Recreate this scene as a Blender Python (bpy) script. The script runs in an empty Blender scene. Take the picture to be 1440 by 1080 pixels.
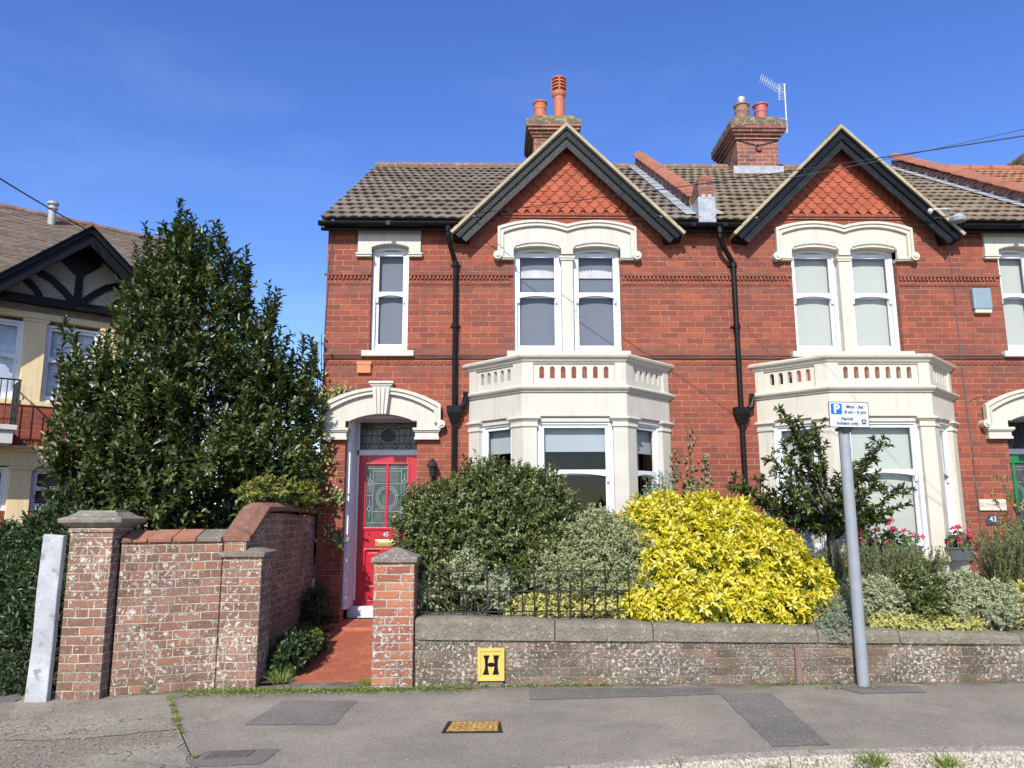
import bpy, bmesh, math, random
import numpy as np
from mathutils import Vector, Matrix, Euler
from mathutils.geometry import tessellate_polygon

random.seed(7); RNG = np.random.default_rng(11)
C = bpy.context.scene.collection
sc = bpy.context.scene
PI = math.pi

# ------------------------------------------------------------------ camera
FPX = 1070.0
PITCH = math.radians(9.8); YAW = math.radians(1.2); ROLL = math.radians(-0.2); EYE = 1.6
_f = Vector((math.sin(YAW)*math.cos(PITCH), math.cos(YAW)*math.cos(PITCH), math.sin(PITCH)))
_r = Vector((math.cos(YAW), -math.sin(YAW), 0)); _u = _r.cross(_f)
CR = _r*math.cos(ROLL) + _u*math.sin(ROLL); CU = -_r*math.sin(ROLL) + _u*math.cos(ROLL)
cam = bpy.data.cameras.new('camera'); camo = bpy.data.objects.new('camera', cam); C.objects.link(camo)
cam.sensor_width = 36; cam.lens = 36*FPX/1440; cam.clip_end = 3000; cam.clip_start = 0.05
m = Matrix.Identity(4)
for i in range(3):
    m[i][0] = CR[i]; m[i][1] = CU[i]; m[i][2] = -_f[i]
m[2][3] = EYE
camo.matrix_world = m
sc.camera = camo

def at(px, py, Y):
    """world point where a sight line of the 1440 px photo meets the plane y = Y (measuring tool)"""
    d = _f + CR*((px-720)/FPX) + CU*((540-py)/FPX)
    t = Y/d.y
    return Vector((d.x*t, Y, EYE + d.z*t))

# ------------------------------------------------------------------ light
SUN_EL = math.radians(36); SUN_AZ = math.radians(13)
world = bpy.data.worlds.new('World'); sc.world = world; world.use_nodes = True
wn = world.node_tree.nodes; wl = world.node_tree.links
bg = wn['Background']
sky = wn.new('ShaderNodeTexSky'); sky.sky_type = 'NISHITA'; sky.sun_disc = False
sky.sun_elevation = SUN_EL; sky.sun_rotation = math.radians(193)
sky.air_density = 1.0; sky.dust_density = 0.35; sky.ozone_density = 3.0; sky.altitude = 40
# thin cirrus streaks in the sky
wc = wn.new('ShaderNodeTexCoord'); wm = wn.new('ShaderNodeMapping'); wm.inputs['Scale'].default_value = (1.3, 1.3, 5.5)
wm.inputs['Rotation'].default_value = (0.15, 0.5, 0.3)
wnz = wn.new('ShaderNodeTexNoise'); wnz.inputs['Scale'].default_value = 1.7; wnz.inputs['Detail'].default_value = 7; wnz.inputs['Roughness'].default_value = 0.6
wr = wn.new('ShaderNodeMapRange'); wr.inputs[1].default_value = 0.5; wr.inputs[2].default_value = 0.85; wr.inputs[3].default_value = 0; wr.inputs[4].default_value = 0.07
wx = wn.new('ShaderNodeMix'); wx.data_type = 'RGBA'; wx.inputs[7].default_value = (6.5, 7.3, 8.6, 1)
wl.new(wc.outputs['Generated'], wm.inputs[0]); wl.new(wm.outputs[0], wnz.inputs['Vector']); wl.new(wnz.outputs[0], wr.inputs[0])
wh = wn.new('ShaderNodeHueSaturation'); wh.inputs['Saturation'].default_value = 1.24; wh.inputs['Hue'].default_value = 0.519; wh.inputs['Value'].default_value = 1.24
wl.new(sky.outputs[0], wh.inputs['Color'])
wl.new(wr.outputs[0], wx.inputs[0]); wl.new(wh.outputs[0], wx.inputs[6]); wl.new(wx.outputs[2], bg.inputs[0])
bg.inputs[1].default_value = 0.15
sd = bpy.data.lights.new('sun', 'SUN'); sd.energy = 4.9; sd.angle = math.radians(0.53); sd.color = (1, 0.955, 0.88)
so = bpy.data.objects.new('sun', sd); C.objects.link(so)
sdir = Vector((-math.sin(SUN_AZ)*math.cos(SUN_EL), -math.cos(SUN_AZ)*math.cos(SUN_EL), math.sin(SUN_EL)))
so.rotation_euler = (-sdir).to_track_quat('-Z', 'Y').to_euler(); so.location = sdir*40
sc.view_settings.view_transform = 'Standard'; sc.view_settings.look = 'None'
sc.view_settings.exposure = 0.26; sc.view_settings.gamma = 1
sc.cycles.max_bounces = 8; sc.cycles.transparent_max_bounces = 12

# ------------------------------------------------------------------ material helpers
def inp(nd, k, v, t):
    s = nd.inputs[k]
    if isinstance(v, bpy.types.NodeSocket): t.links.new(v, s)
    elif isinstance(v, (tuple, list)) and len(v) == 3 and s.type == 'RGBA': s.default_value = (*v, 1)
    else: s.default_value = v
class NT:
    def __init__(s, name):
        s.mat = bpy.data.materials.new(name); s.mat.use_nodes = True
        s.t = s.mat.node_tree; s.t.nodes.clear()
        s.out = s.t.nodes.new('ShaderNodeOutputMaterial')
    def n(s, typ, out=0, props=None, **kw):
        nd = s.t.nodes.new('ShaderNode'+typ)
        for k, v in (props or {}).items(): setattr(nd, k, v)
        for k, v in kw.items():
            kk = k.replace('_', ' ')
            if kk[0] == 'i' and kk[1:].isdigit(): kk = int(kk[1:])
            inp(nd, kk, v, s.t)
        return nd.outputs[out]
    def m(s, op, a, b=0.0, c=0.0):
        nd = s.t.nodes.new('ShaderNodeMath'); nd.operation = op
        for i, v in enumerate((a, b, c)): inp(nd, i, v, s.t)
        return nd.outputs[0]
    def mix(s, f, a, b, bt='MIX'):
        nd = s.t.nodes.new('ShaderNodeMix'); nd.data_type = 'RGBA'; nd.blend_type = bt
        inp(nd, 0, f, s.t); inp(nd, 6, a, s.t); inp(nd, 7, b, s.t)
        return nd.outputs[2]
    def rng(s, v, a, b, c=0.0, d=1.0, smooth=False):
        nd = s.t.nodes.new('ShaderNodeMapRange')
        if smooth: nd.interpolation_type = 'SMOOTHSTEP'
        for i, x in enumerate((v, a, b, c, d)): inp(nd, i, x, s.t)
        return nd.outputs[0]
    def ramp(s, v, stops, const=False):
        nd = s.t.nodes.new('ShaderNodeValToRGB'); e = nd.color_ramp.elements
        if const: nd.color_ramp.interpolation = 'CONSTANT'
        while len(e) < len(stops): e.new(0.5)
        for i, (p, c) in enumerate(stops): e[i].position = p; e[i].color = (*c, 1)
        inp(nd, 0, v, s.t); return nd.outputs[0]
    def noise(s, vec, scale, detail=3, rough=0.55, out=0):
        return s.n('TexNoise', out, Vector=vec, Scale=scale, Detail=detail, Roughness=rough)
    def pos(s): return s.n('NewGeometry', 0)
    def xyz(s, x, y, z=0.0): return s.n('CombineXYZ', 0, i0=x, i1=y, i2=z)
    def bump(s, h, dist=0.01, strength=1.0, nrm=None):
        nd = s.t.nodes.new('ShaderNodeBump'); nd.inputs['Distance'].default_value = dist; nd.inputs['Strength'].default_value = strength
        inp(nd, 'Height', h, s.t)
        if nrm is not None: inp(nd, 'Normal', nrm, s.t)
        return nd.outputs[0]
    def bsdf(s, **kw):
        nd = s.t.nodes.new('ShaderNodeBsdfPrincipled')
        for k, v in kw.items(): inp(nd, k.replace('_', ' '), v, s.t)
        s.t.links.new(nd.outputs[0], s.out.inputs[0]); s.p = nd
        return nd

def simple(name, col, rough=0.5, var=0.12, scale=9, bump=0.0, bscale=60, metal=0.0, dirt=None, dirt_amt=0.0, dscale=3.0, spec=0.5):
    t = NT(name); P = t.pos()
    n1 = t.noise(P, scale, 5)
    c = t.mix(t.rng(n1, 0.3, 0.7), tuple(x*(1-var) for x in col), tuple(min(1, x*(1+var)) for x in col))
    if dirt:
        n2 = t.noise(P, dscale, 7, 0.65)
        c = t.mix(t.rng(n2, 0.52, 0.75, 0, dirt_amt), c, dirt)
    kw = dict(Base_Color=c, Roughness=rough, Metallic=metal, Specular_IOR_Level=spec)
    if bump: kw['Normal'] = t.bump(t.noise(P, bscale, 4), bump)
    t.bsdf(**kw); return t.mat

def brick(name, stops, mortar, bw=0.245, bh=0.0815, ms=0.007, flemish=0.0, seed=0.0, soot=0.0, sootcol=(0.06, 0.045, 0.04),
          lichen=0.0, lichcol=(0.62, 0.6, 0.54), lscale=14, wear=0.0, z0=0.0, mdepth=0.006, topcap=None, moss=0.0, patch=0.0, wob=0.004, bands=False):
    t = NT(name); P = t.pos(); N = t.n('NewGeometry', 3)
    sx = t.t.nodes.new('ShaderNodeSeparateXYZ'); t.t.links.new(P, sx.inputs[0]); x, y, z = sx.outputs
    sn = t.t.nodes.new('ShaderNodeSeparateXYZ'); t.t.links.new(N, sn.inputs[0]); nx, ny, nz = sn.outputs
    anz = t.m('ABSOLUTE', nz); hz = t.m('GREATER_THAN', anz, 0.8)
    u = t.m('SUBTRACT', t.m('MULTIPLY', y, nx), t.m('MULTIPLY', x, ny))
    u = t.m('ADD', u, t.m('MULTIPLY', x, hz)); u = t.m('ADD', u, 31.7+seed)
    v = t.m('ADD', t.m('SUBTRACT', z, z0), t.m('MULTIPLY', y, hz))
    w1 = t.noise(P, 6.0, 2); w2 = t.noise(P, 38.0, 2)
    v = t.m('ADD', v, t.m('MULTIPLY', t.m('SUBTRACT', w1, 0.5), wob*2)); 
    v = t.m('ADD', v, t.m('MULTIPLY', t.m('SUBTRACT', w2, 0.5), wob*1.2))
    u = t.m('ADD', u, t.m('MULTIPLY', t.m('SUBTRACT', w2, 0.5), wob*1.6))
    row = t.m('FLOOR', t.m('DIVIDE', v, bh))
    rr = t.n('TexWhiteNoise', 0, {'noise_dimensions': '1D'}, W=t.m('ADD', row, 3.3+seed))
    hd = t.m('LESS_THAN', rr, flemish)
    bwr = t.m('MULTIPLY', t.m('SUBTRACT', 1.0, t.m('MULTIPLY', hd, 0.5)), bw)
    off = t.m('MULTIPLY', t.m('ABSOLUTE', t.m('MODULO', row, 2.0)), 0.5)
    uu = t.m('ADD', t.m('DIVIDE', u, bwr), t.m('ADD', off, t.m('MULTIPLY', rr, 0.12)))
    col = t.m('FLOOR', uu); fu = t.m('FRACT', uu); fv = t.m('FRACT', t.m('DIVIDE', v, bh))
    du = t.m('MULTIPLY', t.m('MINIMUM', fu, t.m('SUBTRACT', 1.0, fu)), bwr)
    dv = t.m('MULTIPLY', t.m('MINIMUM', fv, t.m('SUBTRACT', 1.0, fv)), bh)
    d = t.m('MINIMUM', du, dv)
    edge = t.m('ADD', d, t.m('MULTIPLY', t.m('SUBTRACT', t.noise(P, 90, 2), 0.5), ms*0.8))
    mk = t.rng(edge, ms*0.45, ms*0.75, 0, 1, True)
    rnd = t.n('TexWhiteNoise', 0, Vector=t.xyz(col, row, seed))
    rnd2 = t.n('TexWhiteNoise', 0, Vector=t.xyz(row, col, seed+5.5))
    rp = t.m('ADD', t.m('MULTIPLY', rnd, 0.8), t.m('MULTIPLY', t.noise(P, 1.1, 3), 0.2))
    bc = t.ramp(rp, stops)
    nf = t.noise(P, 55, 5, 0.65)
    bc = t.mix(0.75, bc, t.ramp(nf, [(0.25, (0.5, 0.5, 0.5)), (0.75, (1.0, 1.0, 1.0))]), 'MULTIPLY')
    bc = t.mix(1.0, bc, (1.3, 1.3, 1.3), 'MULTIPLY')
    mo = t.mix(t.rng(t.noise(P, 9, 6, 0.7), 0.35, 0.62), tuple(c*0.5 for c in mortar), mortar)
    c = t.mix(mk, mo, bc)
    hgt = t.m('ADD', t.m('MULTIPLY', mk, 1.0), t.m('MULTIPLY', nf, 0.35)); hgt = t.m('ADD', hgt, t.m('MULTIPLY', rnd2, 0.25))
    if soot:
        so_ = t.rng(t.noise(P, 2.3, 8, 0.68), 0.47, 0.68, 0, soot)
        so_ = t.m('MULTIPLY', so_, t.rng(rnd2, 0, 1, 0.45, 1.0))
        c = t.mix(so_, c, sootcol)
    if bands:   # grime on the courses next to the moulded bands
        for zc in (5.06, 3.90, 4.80, 3.63):
            bm_ = t.rng(t.m('ABSOLUTE', t.m('SUBTRACT', z, zc)), 0.07, 0.02)
            c = t.mix(t.m('MULTIPLY', bm_, t.rng(t.noise(P, 5.0, 5, 0.6), 0.35, 0.65, 0.05, 0.7)), c, (0.13, 0.065, 0.045))
    if bands:
        st = t.noise(t.n('VectorMath', 0, {'operation': 'MULTIPLY'}, i0=P, i1=(3.2, 3.2, 0.4)), 1.6, 7, 0.7)
        c = t.mix(t.rng(st, 0.52, 0.72, 0, 0.5), c, (0.10, 0.05, 0.038))
        ef = t.rng(t.noise(P, 24, 7, 0.75), 0.66, 0.72, 0, 0.5); c = t.mix(ef, c, (0.5, 0.36, 0.3))
    if moss:
        mo_ = t.m('MULTIPLY', t.rng(t.noise(P, 3.5, 8, 0.7), 0.48, 0.66), t.rng(z, 0.45, 0.0, 0.1, 1.0))
        c = t.mix(t.m('MULTIPLY', mo_, moss), c, (0.07, 0.075, 0.035))
    if lichen:
        l1 = t.noise(P, lscale, 9, 0.72); l2 = t.noise(P, 1.6, 3)
        th = t.rng(l2, 0.35, 0.65, 0.59, 0.485)
        lm = t.rng(t.m('SUBTRACT', l1, th), 0.0, 0.06, 0, lichen)
        c = t.mix(lm, c, t.mix(t.noise(P, 30, 2), tuple(q*0.72 for q in lichcol), lichcol))
        hgt = t.m('ADD', hgt, t.m('MULTIPLY', lm, 0.3))
    if patch:
        vo = t.n('TexVoronoi', 0, Vector=t.n('VectorMath', 0, {'operation': 'ADD'}, i0=P, i1=t.n('TexNoise', 1, Vector=P, Scale=18.0)), Scale=17.0)
        pm = t.m('MULTIPLY', t.rng(vo, 0.30, 0.2, 0, 1), t.rng(t.noise(P, 3.1, 3), 0.44, 0.55, 0, patch))
        c = t.mix(pm, c, (0.72, 0.7, 0.65))
    t.bsdf(Base_Color=c, Roughness=0.88, Normal=t.bump(hgt, mdepth))
    return t.mat

M = {}
RED = [(0.0, (0.155, 0.042, 0.027)), (0.3, (0.205, 0.048, 0.027)), (0.6, (0.245, 0.056, 0.029)), (0.85, (0.285, 0.070, 0.034)), (1.0, (0.24, 0.075, 0.045))]
M['brick'] = brick('brick_red', RED, (0.41, 0.22, 0.14), ms=0.009, soot=0.32, sootcol=(0.12, 0.055, 0.04), bands=True)
M['brick_gate'] = brick('brick_orange', [(0, (0.20, 0.06, 0.035)), (0.5, (0.36, 0.11, 0.055)), (1, (0.40, 0.17, 0.08))], (0.5, 0.43, 0.33), bw=0.235, bh=0.079, ms=0.014,
    seed=4, soot=0.5, lichen=0.8, lscale=30, z0=0.02, mdepth=0.012, wob=0.007, moss=0.6)
M['brick_front'] = brick('brick_weathered_dark', [(0, (0.07, 0.05, 0.035)), (0.5, (0.125, 0.08, 0.052)), (0.85, (0.175, 0.11, 0.07)), (1, (0.25, 0.10, 0.06))], (0.30, 0.26, 0.19), bw=0.24, bh=0.0805, ms=0.009,
    seed=9, soot=0.8, sootcol=(0.07, 0.058, 0.045), lichen=0.85, lscale=30, lichcol=(0.60, 0.54, 0.43), patch=1.0, mdepth=0.014, wob=0.01, moss=0.9)
M['brick_side'] = brick('brick_weathered_red', [(0, (0.13, 0.065, 0.045)), (0.5, (0.20, 0.09, 0.058)), (0.82, (0.26, 0.12, 0.075)), (1, (0.42, 0.13, 0.05))], (0.54, 0.47, 0.35), bw=0.23, bh=0.0785, ms=0.010,
    flemish=0.42, seed=14, soot=0.7, sootcol=(0.09, 0.065, 0.05), lichen=0.95, lscale=24, lichcol=(0.64, 0.56, 0.44), patch=0.6, mdepth=0.012, wob=0.009, moss=0.9)
M['brick_chimney'] = brick('brick_chimney', [(0, (0.10, 0.04, 0.032)), (0.6, (0.22, 0.075, 0.05)), (1, (0.30, 0.10, 0.06))], (0.48, 0.33, 0.25), ms=0.012, seed=21, soot=0.3)
M['brick_villa'] = brick('brick_villa', RED, (0.4, 0.2, 0.14), ms=0.006, seed=33, soot=0.2)
def stucco(name, col):
    t = NT(name); P = t.pos()
    n = t.noise(P, 3.5, 6, 0.6); s = t.noise(t.n('VectorMath', 0, {'operation': 'MULTIPLY'}, i0=P, i1=(7, 7, 0.7)), 2.2, 5, 0.6)
    c = t.mix(t.rng(n, 0.3, 0.75), col, tuple(x*0.9 for x in col))
    c = t.mix(t.rng(s, 0.52, 0.75, 0, 0.42), c, (0.30, 0.27, 0.21))
    c = t.mix(t.rng(t.noise(P, 26, 4), 0.64, 0.72, 0, 0.3), c, (0.22, 0.19, 0.15))
    t.bsdf(Base_Color=c, Roughness=0.62, Normal=t.bump(t.noise(P, 45, 5), 0.003)); return t.mat
M['stucco_l'] = stucco('painted_stucco_stone', (0.53, 0.50, 0.425))
M['stucco_r'] = stucco('painted_stucco_cream', (0.575, 0.535, 0.43))
M['stucco_y'] = stucco('painted_stucco_ochre', (0.76, 0.60, 0.34))
M['render'] = simple('white_render', (0.55, 0.53, 0.5), 0.8, 0.1, 5, 0.01, 50, dirt=(0.25, 0.22, 0.18), dirt_amt=0.4)
M['white'] = simple('white_gloss_paint', (0.68, 0.69, 0.71), 0.35, 0.04, 8, 0.0015, 30, dirt=(0.5, 0.47, 0.42), dirt_amt=0.3, dscale=9)
M['black'] = simple('black_gloss_paint', (0.007, 0.0075, 0.008), 0.42, 0.3, 12, 0.003, 40, spec=0.16)
M['blacks'] = simple('black_weathered_paint', (0.010, 0.011, 0.012), 0.40, 0.4, 14, 0.003, 50, dirt=(0.06, 0.062, 0.066), dirt_amt=0.35, dscale=8, spec=0.22)
M['iron'] = simple('black_iron', (0.012, 0.012, 0.013), 0.45, 0.3, 20)
M['door'] = simple('red_gloss_door_paint', (0.41, 0.013, 0.03), 0.3, 0.06, 5, 0.002, 20)
M['doorg'] = simple('green_gloss_door_paint', (0.015, 0.16, 0.055), 0.3, 0.06, 5, 0.002, 20)
M['doorframe'] = simple('white_door_frame_paint', (0.66, 0.68, 0.72), 0.45, 0.05, 6, 0.002, 30, dirt=(0.4, 0.35, 0.3), dirt_amt=0.4)
M['brass'] = simple('brass', (0.75, 0.52, 0.2), 0.28, 0.1, 20, metal=1.0)
M['lead'] = simple('lead_sheet', (0.31, 0.33, 0.355), 0.6, 0.25, 8, 0.01, 14, dirt=(0.5, 0.51, 0.52), dirt_amt=0.5)
M['galv'] = simple('galvanised_steel', (0.45, 0.47, 0.49), 0.45, 0.15, 12, metal=0.3)
M['post'] = simple('grey_painted_steel', (0.255, 0.275, 0.295), 0.45, 0.08, 10, 0.001, 60, dirt=(0.2, 0.2, 0.2), dirt_amt=0.3)
M['cable'] = simple('black_cable', (0.012, 0.012, 0.014), 0.5)
M['cableg'] = simple('grey_cable', (0.10, 0.10, 0.11), 0.5)
M['plastic'] = simple('alarm_box_blue', (0.20, 0.27, 0.31), 0.5, 0.05)
M['cream_pl'] = simple('alarm_box_lens', (0.6, 0.52, 0.38), 0.35, 0.05)
M['pane_fill'] = simple('grey_net_and_reflection', (0.135, 0.145, 0.165), 0.8, 0.04, 2)  # grey sheet for the net curtain, with the panes' reflection put into its colour
M['blind'] = simple('cream_roller_blind', (0.43, 0.44, 0.385), 0.8, 0.03, 2)
M['blindl'] = simple('lace_trim_blind', (0.42, 0.47, 0.53), 0.8, 0.03, 2)
M['blindw'] = simple('white_roman_blind', (0.34, 0.37, 0.38), 0.8, 0.04, 3)
M['net'] = simple('net_curtain', (0.55, 0.6, 0.68), 0.8, 0.3, 4)
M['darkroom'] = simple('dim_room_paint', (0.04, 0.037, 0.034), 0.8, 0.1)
M['paleroom'] = simple('pale_room_panel', (0.055, 0.055, 0.05), 0.8, 0.2)
M['wood'] = simple('varnished_wood', (0.33, 0.16, 0.06), 0.5, 0.25, 14)
M['terra'] = simple('terracotta', (0.42, 0.13, 0.07), 0.7, 0.15, 12, 0.004, 40, dirt=(0.25, 0.12, 0.08), dirt_amt=0.5)
M['pot_purple'] = simple('terracotta_pink', (0.36, 0.10, 0.085), 0.55, 0.12, 12, 0.003, 40)
M['sky_pipe'] = simple('plastic_vent', (0.33, 0.33, 0.31), 0.5, 0.1)
def lichen_stuff(name, base, l1, l2, amt=0.6, scale=9, rough=0.85, bump=0.012):
    t = NT(name); P = t.pos()
    c = t.mix(t.rng(t.noise(P, 4, 6, 0.65), 0.35, 0.65), tuple(x*0.65 for x in base), base)
    a = t.rng(t.noise(P, scale, 7, 0.7), 0.5, 0.6, 0, amt); b = t.rng(t.noise(P, scale*1.7, 6, 0.7), 0.56, 0.64, 0, amt)
    c = t.mix(a, c, l1); c = t.mix(b, c, l2)
    c = t.mix(t.rng(t.noise(P, 90, 3, 0.7), 0.3, 0.7, 0.0, 0.3), c, tuple(x*0.4 for x in base))
    t.bsdf(Base_Color=c, Roughness=rough, Normal=t.bump(t.m('ADD', t.noise(P, 40, 6, 0.7), t.m('MULTIPLY', a, 0.3)), bump)); return t.mat
M['coping'] = lichen_stuff('weathered_stone_coping', (0.35, 0.30, 0.215), (0.50, 0.46, 0.36), (0.13, 0.115, 0.08), 0.7, 18, bump=0.035)
M['cap'] = lichen_stuff('stone_cap', (0.30, 0.265, 0.20), (0.40, 0.37, 0.29), (0.15, 0.135, 0.10), 0.7, 11, bump=0.02)
M['capl'] = lichen_stuff('lichen_stone_cap', (0.30, 0.25, 0.20), (0.5, 0.46, 0.38), (0.17, 0.14, 0.11), 0.8, 22)
M['crown'] = lichen_stuff('lichen_chimney_crown', (0.15, 0.12, 0.09), (0.42, 0.33, 0.10), (0.33, 0.32, 0.25), 0.85, 9)
M['potlich'] = lichen_stuff('lichen_pot', (0.34, 0.17, 0.12), (0.42, 0.34, 0.12), (0.36, 0.3, 0.2), 0.7, 14)
M['clay_cop'] = lichen_stuff('clay_coping', (0.44, 0.16, 0.085), (0.30, 0.13, 0.08), (0.33, 0.28, 0.22), 0.5, 8)
M['clay_cap'] = lichen_stuff('clay_wall_coping', (0.34, 0.145, 0.09), (0.40, 0.30, 0.20), (0.15, 0.12, 0.08), 0.7, 10, bump=0.02)
M['clay_tile_cap'] = lichen_stuff('clay_tile_coping', (0.44, 0.185, 0.105), (0.42, 0.27, 0.17), (0.28, 0.14, 0.09), 0.4, 9, bump=0.01)
M['verge'] = lichen_stuff('cream_verge_mortar', (0.46, 0.39, 0.24), (0.36, 0.29, 0.16), (0.52, 0.46, 0.33), 0.5, 10, bump=0.004)
def tilemat(name, c1, c2, c3, lich=0.2):
    t = NT(name); P = t.pos(); r = t.n('Attribute', 2, {'attribute_name': 'rnd'})
    c = t.ramp(t.m('ADD', t.m('MULTIPLY', r, 0.35), t.m('MULTIPLY', t.noise(P, 9.0, 8, 0.75), 0.65)), [(0.2, c1), (0.55, c2), (0.85, c3)])
    c = t.mix(t.rng(t.noise(P, 60, 4, 0.7), 0.3, 0.7, 0, 0.45), c, tuple(x*0.45 for x in c1))
    c = t.mix(t.rng(t.noise(P, 16, 6, 0.7), 0.58, 0.66, 0, lich), c, (0.30, 0.27, 0.18))
    t.bsdf(Base_Color=c, Roughness=0.9, Normal=t.bump(t.noise(P, 70, 4), 0.004)); return t.mat
M['tile'] = tilemat('concrete_roof_tiles_grey', (0.11, 0.086, 0.068), (0.185, 0.15, 0.12), (0.27, 0.225, 0.185))
M['tile_r'] = tilemat('concrete_roof_tiles_brown', (0.135, 0.10, 0.068), (0.225, 0.175, 0.12), (0.31, 0.25, 0.175))
M['tile_v'] = tilemat('clay_roof_tiles_brown', (0.115, 0.082, 0.06), (0.18, 0.135, 0.10), (0.26, 0.21, 0.165), 0.5)
M['tile_h'] = tilemat('clay_scallop_tiles', (0.30, 0.068, 0.035), (0.40, 0.10, 0.046), (0.48, 0.13, 0.06), 0.0)
M['tile_o'] = tilemat('clay_roof_tiles_orange', (0.25, 0.1, 0.06), (0.36, 0.16, 0.09), (0.42, 0.22, 0.13), 0.4)
# glass: clear with a real reflection
def glassmat(name, tint=(0.93, 0.95, 0.96)):
    t = NT(name)
    tr = t.n('BsdfTransparent', 0, Color=tint); gl = t.n('BsdfGlossy', 0, Color=(0.9, 0.92, 0.95), Roughness=0.02)
    nb = t.bump(t.noise(t.pos(), 2.0, 2), 0.004)
    gln = t.t.nodes[-1]
    fc = t.n('LayerWeight', 1, Blend=0.5)
    fr2 = t.m('ADD', 0.03, t.m('MULTIPLY', t.m('POWER', fc, 4.0), 0.93))
    mx = t.n('MixShader', 0, i0=fr2, i1=tr, i2=gl)
    t.t.links.new(mx, t.out.inputs[0]); return t.mat
M['glass'] = glassmat('window_glass')
def leadglass(name, leadcol, cw, ch, cols, glassdark=(0.03, 0.035, 0.04)):
    t = NT(name); P = t.pos()
    sx = t.t.nodes.new('ShaderNodeSeparateXYZ'); t.t.links.new(P, sx.inputs[0]); x, y, z = sx.outputs
    ux = t.m('DIVIDE', x, cw); uz = t.m('DIVIDE', z, ch)
    rnd = t.n('TexWhiteNoise', 0, Vector=t.xyz(t.m('FLOOR', ux), t.m('FLOOR', uz), 2.0))
    c = t.ramp(rnd, cols, True)
    c = t.mix(t.rng(t.noise(P, 25, 3), 0.3, 0.7, 0, 0.5), c, glassdark)
    t.bsdf(Base_Color=c, Roughness=0.16, Normal=t.bump(t.noise(P, 30, 3), 0.004)); return t.mat
M['lg_door'] = leadglass('leaded_glass_door', (0.3, 0.3, 0.3), 0.11, 0.19, [(0, (0.07, 0.09, 0.085)), (0.25, (0.03, 0.075, 0.05)), (0.45, (0.075, 0.06, 0.085)), (0.7, (0.09, 0.11, 0.115)), (0.85, (0.05, 0.045, 0.06))])
M['lg_fan'] = leadglass('leaded_glass_fanlight', (0.02, 0.02, 0.02), 0.08, 0.1, [(0, (0.03, 0.04, 0.045)), (0.4, (0.045, 0.05, 0.055)), (0.8, (0.025, 0.03, 0.03))])
M['came'] = simple('lead_came', (0.3, 0.34, 0.36), 0.5)
M['camed'] = simple('dark_lead_came', (0.02, 0.02, 0.022), 0.5)
# leaves
def leafmat(name, stops, rough=0.45, trans=0.25, edge=None, spec=0.5):
    t = NT(name); r = t.n('Attribute', 2, {'attribute_name': 'rnd'})
    c = t.ramp(r, stops)
    if edge:
        e = t.n('Attribute', 2, {'attribute_name': 'edge'})
        c = t.mix(t.rng(e, 0.35, 0.75), c, edge)
    b = t.t.nodes.new('ShaderNodeBsdfPrincipled')
    inp(b, 'Base Color', c, t.t); b.inputs['Roughness'].default_value = rough
    b.inputs['Specular IOR Level'].default_value = spec
    tl = t.n('BsdfTranslucent', 0, Color=t.mix(1.0, c, (1.2, 1.25, 0.6), 'MULTIPLY'))
    mx = t.n('MixShader', 0, i0=trans, i1=b.outputs[0], i2=tl)
    t.t.links.new(mx, t.out.inputs[0]); return t.mat
def G(*a): return [(i/(len(a)-1) if len(a) > 1 else 0, c) for i, c in enumerate(a)]
M['lf_bay'] = leafmat('glossy_evergreen_leaf', G((0.022, 0.040, 0.010), (0.045, 0.070, 0.016), (0.085, 0.115, 0.026), (0.20, 0.21, 0.055)), 0.36, 0.2, spec=0.55)
M['lf_box'] = leafmat('dark_shrub_leaf', G((0.028, 0.048, 0.012), (0.055, 0.085, 0.02), (0.11, 0.14, 0.035), (0.22, 0.24, 0.09), (0.42, 0.42, 0.24)), 0.35, 0.2)
M['lf_varg'] = leafmat('variegated_grey_leaf', G((0.05, 0.085, 0.025), (0.10, 0.14, 0.045), (0.16, 0.20, 0.07)), 0.5, 0.2, edge=(0.46, 0.47, 0.25))
M['lf_vary'] = leafmat('variegated_yellow_leaf', G((0.10, 0.15, 0.04), (0.26, 0.28, 0.06), (0.5, 0.46, 0.12)), 0.45, 0.2, edge=(0.72, 0.66, 0.24))
M['lf_cream'] = leafmat('cream_variegated_leaf', G((0.07, 0.12, 0.04), (0.17, 0.22, 0.09), (0.36, 0.38, 0.2)), 0.5, 0.2, edge=(0.50, 0.51, 0.33))
M['lf_yel'] = leafmat('golden_leaf', G((0.22, 0.26, 0.02), (0.55, 0.49, 0.02), (0.70, 0.60, 0.035), (0.76, 0.66, 0.12), (0.80, 0.72, 0.28)), 0.42, 0.28)
M['lf_yelg'] = leafmat('golden_green_leaf', G((0.14, 0.19, 0.02), (0.36, 0.37, 0.03)), 0.42, 0.3)
M['lf_dark'] = leafmat('dark_hedge_leaf', G((0.02, 0.04, 0.014), (0.04, 0.07, 0.022), (0.07, 0.10, 0.03)), 0.4, 0.2)
M['lf_grey'] = leafmat('silver_leaf', G((0.14, 0.19, 0.12), (0.26, 0.31, 0.21), (0.36, 0.40, 0.29)), 0.6, 0.2)
M['lf_rose'] = leafmat('rosemary_needle', G((0.08, 0.11, 0.04), (0.17, 0.21, 0.075), (0.30, 0.33, 0.14)), 0.55, 0.2)
M['lf_weed'] = leafmat('weed_leaf', G((0.08, 0.12, 0.02), (0.18, 0.25, 0.04), (0.34, 0.36, 0.09)), 0.5, 0.3)
M['lf_moss'] = leafmat('moss_leaf', G((0.06, 0.075, 0.02), (0.13, 0.15, 0.03), (0.24, 0.22, 0.05)), 0.7, 0.2)
M['lf_ger'] = leafmat('geranium_leaf', G((0.05, 0.11, 0.025), (0.10, 0.17, 0.04)), 0.55, 0.25)
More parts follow.
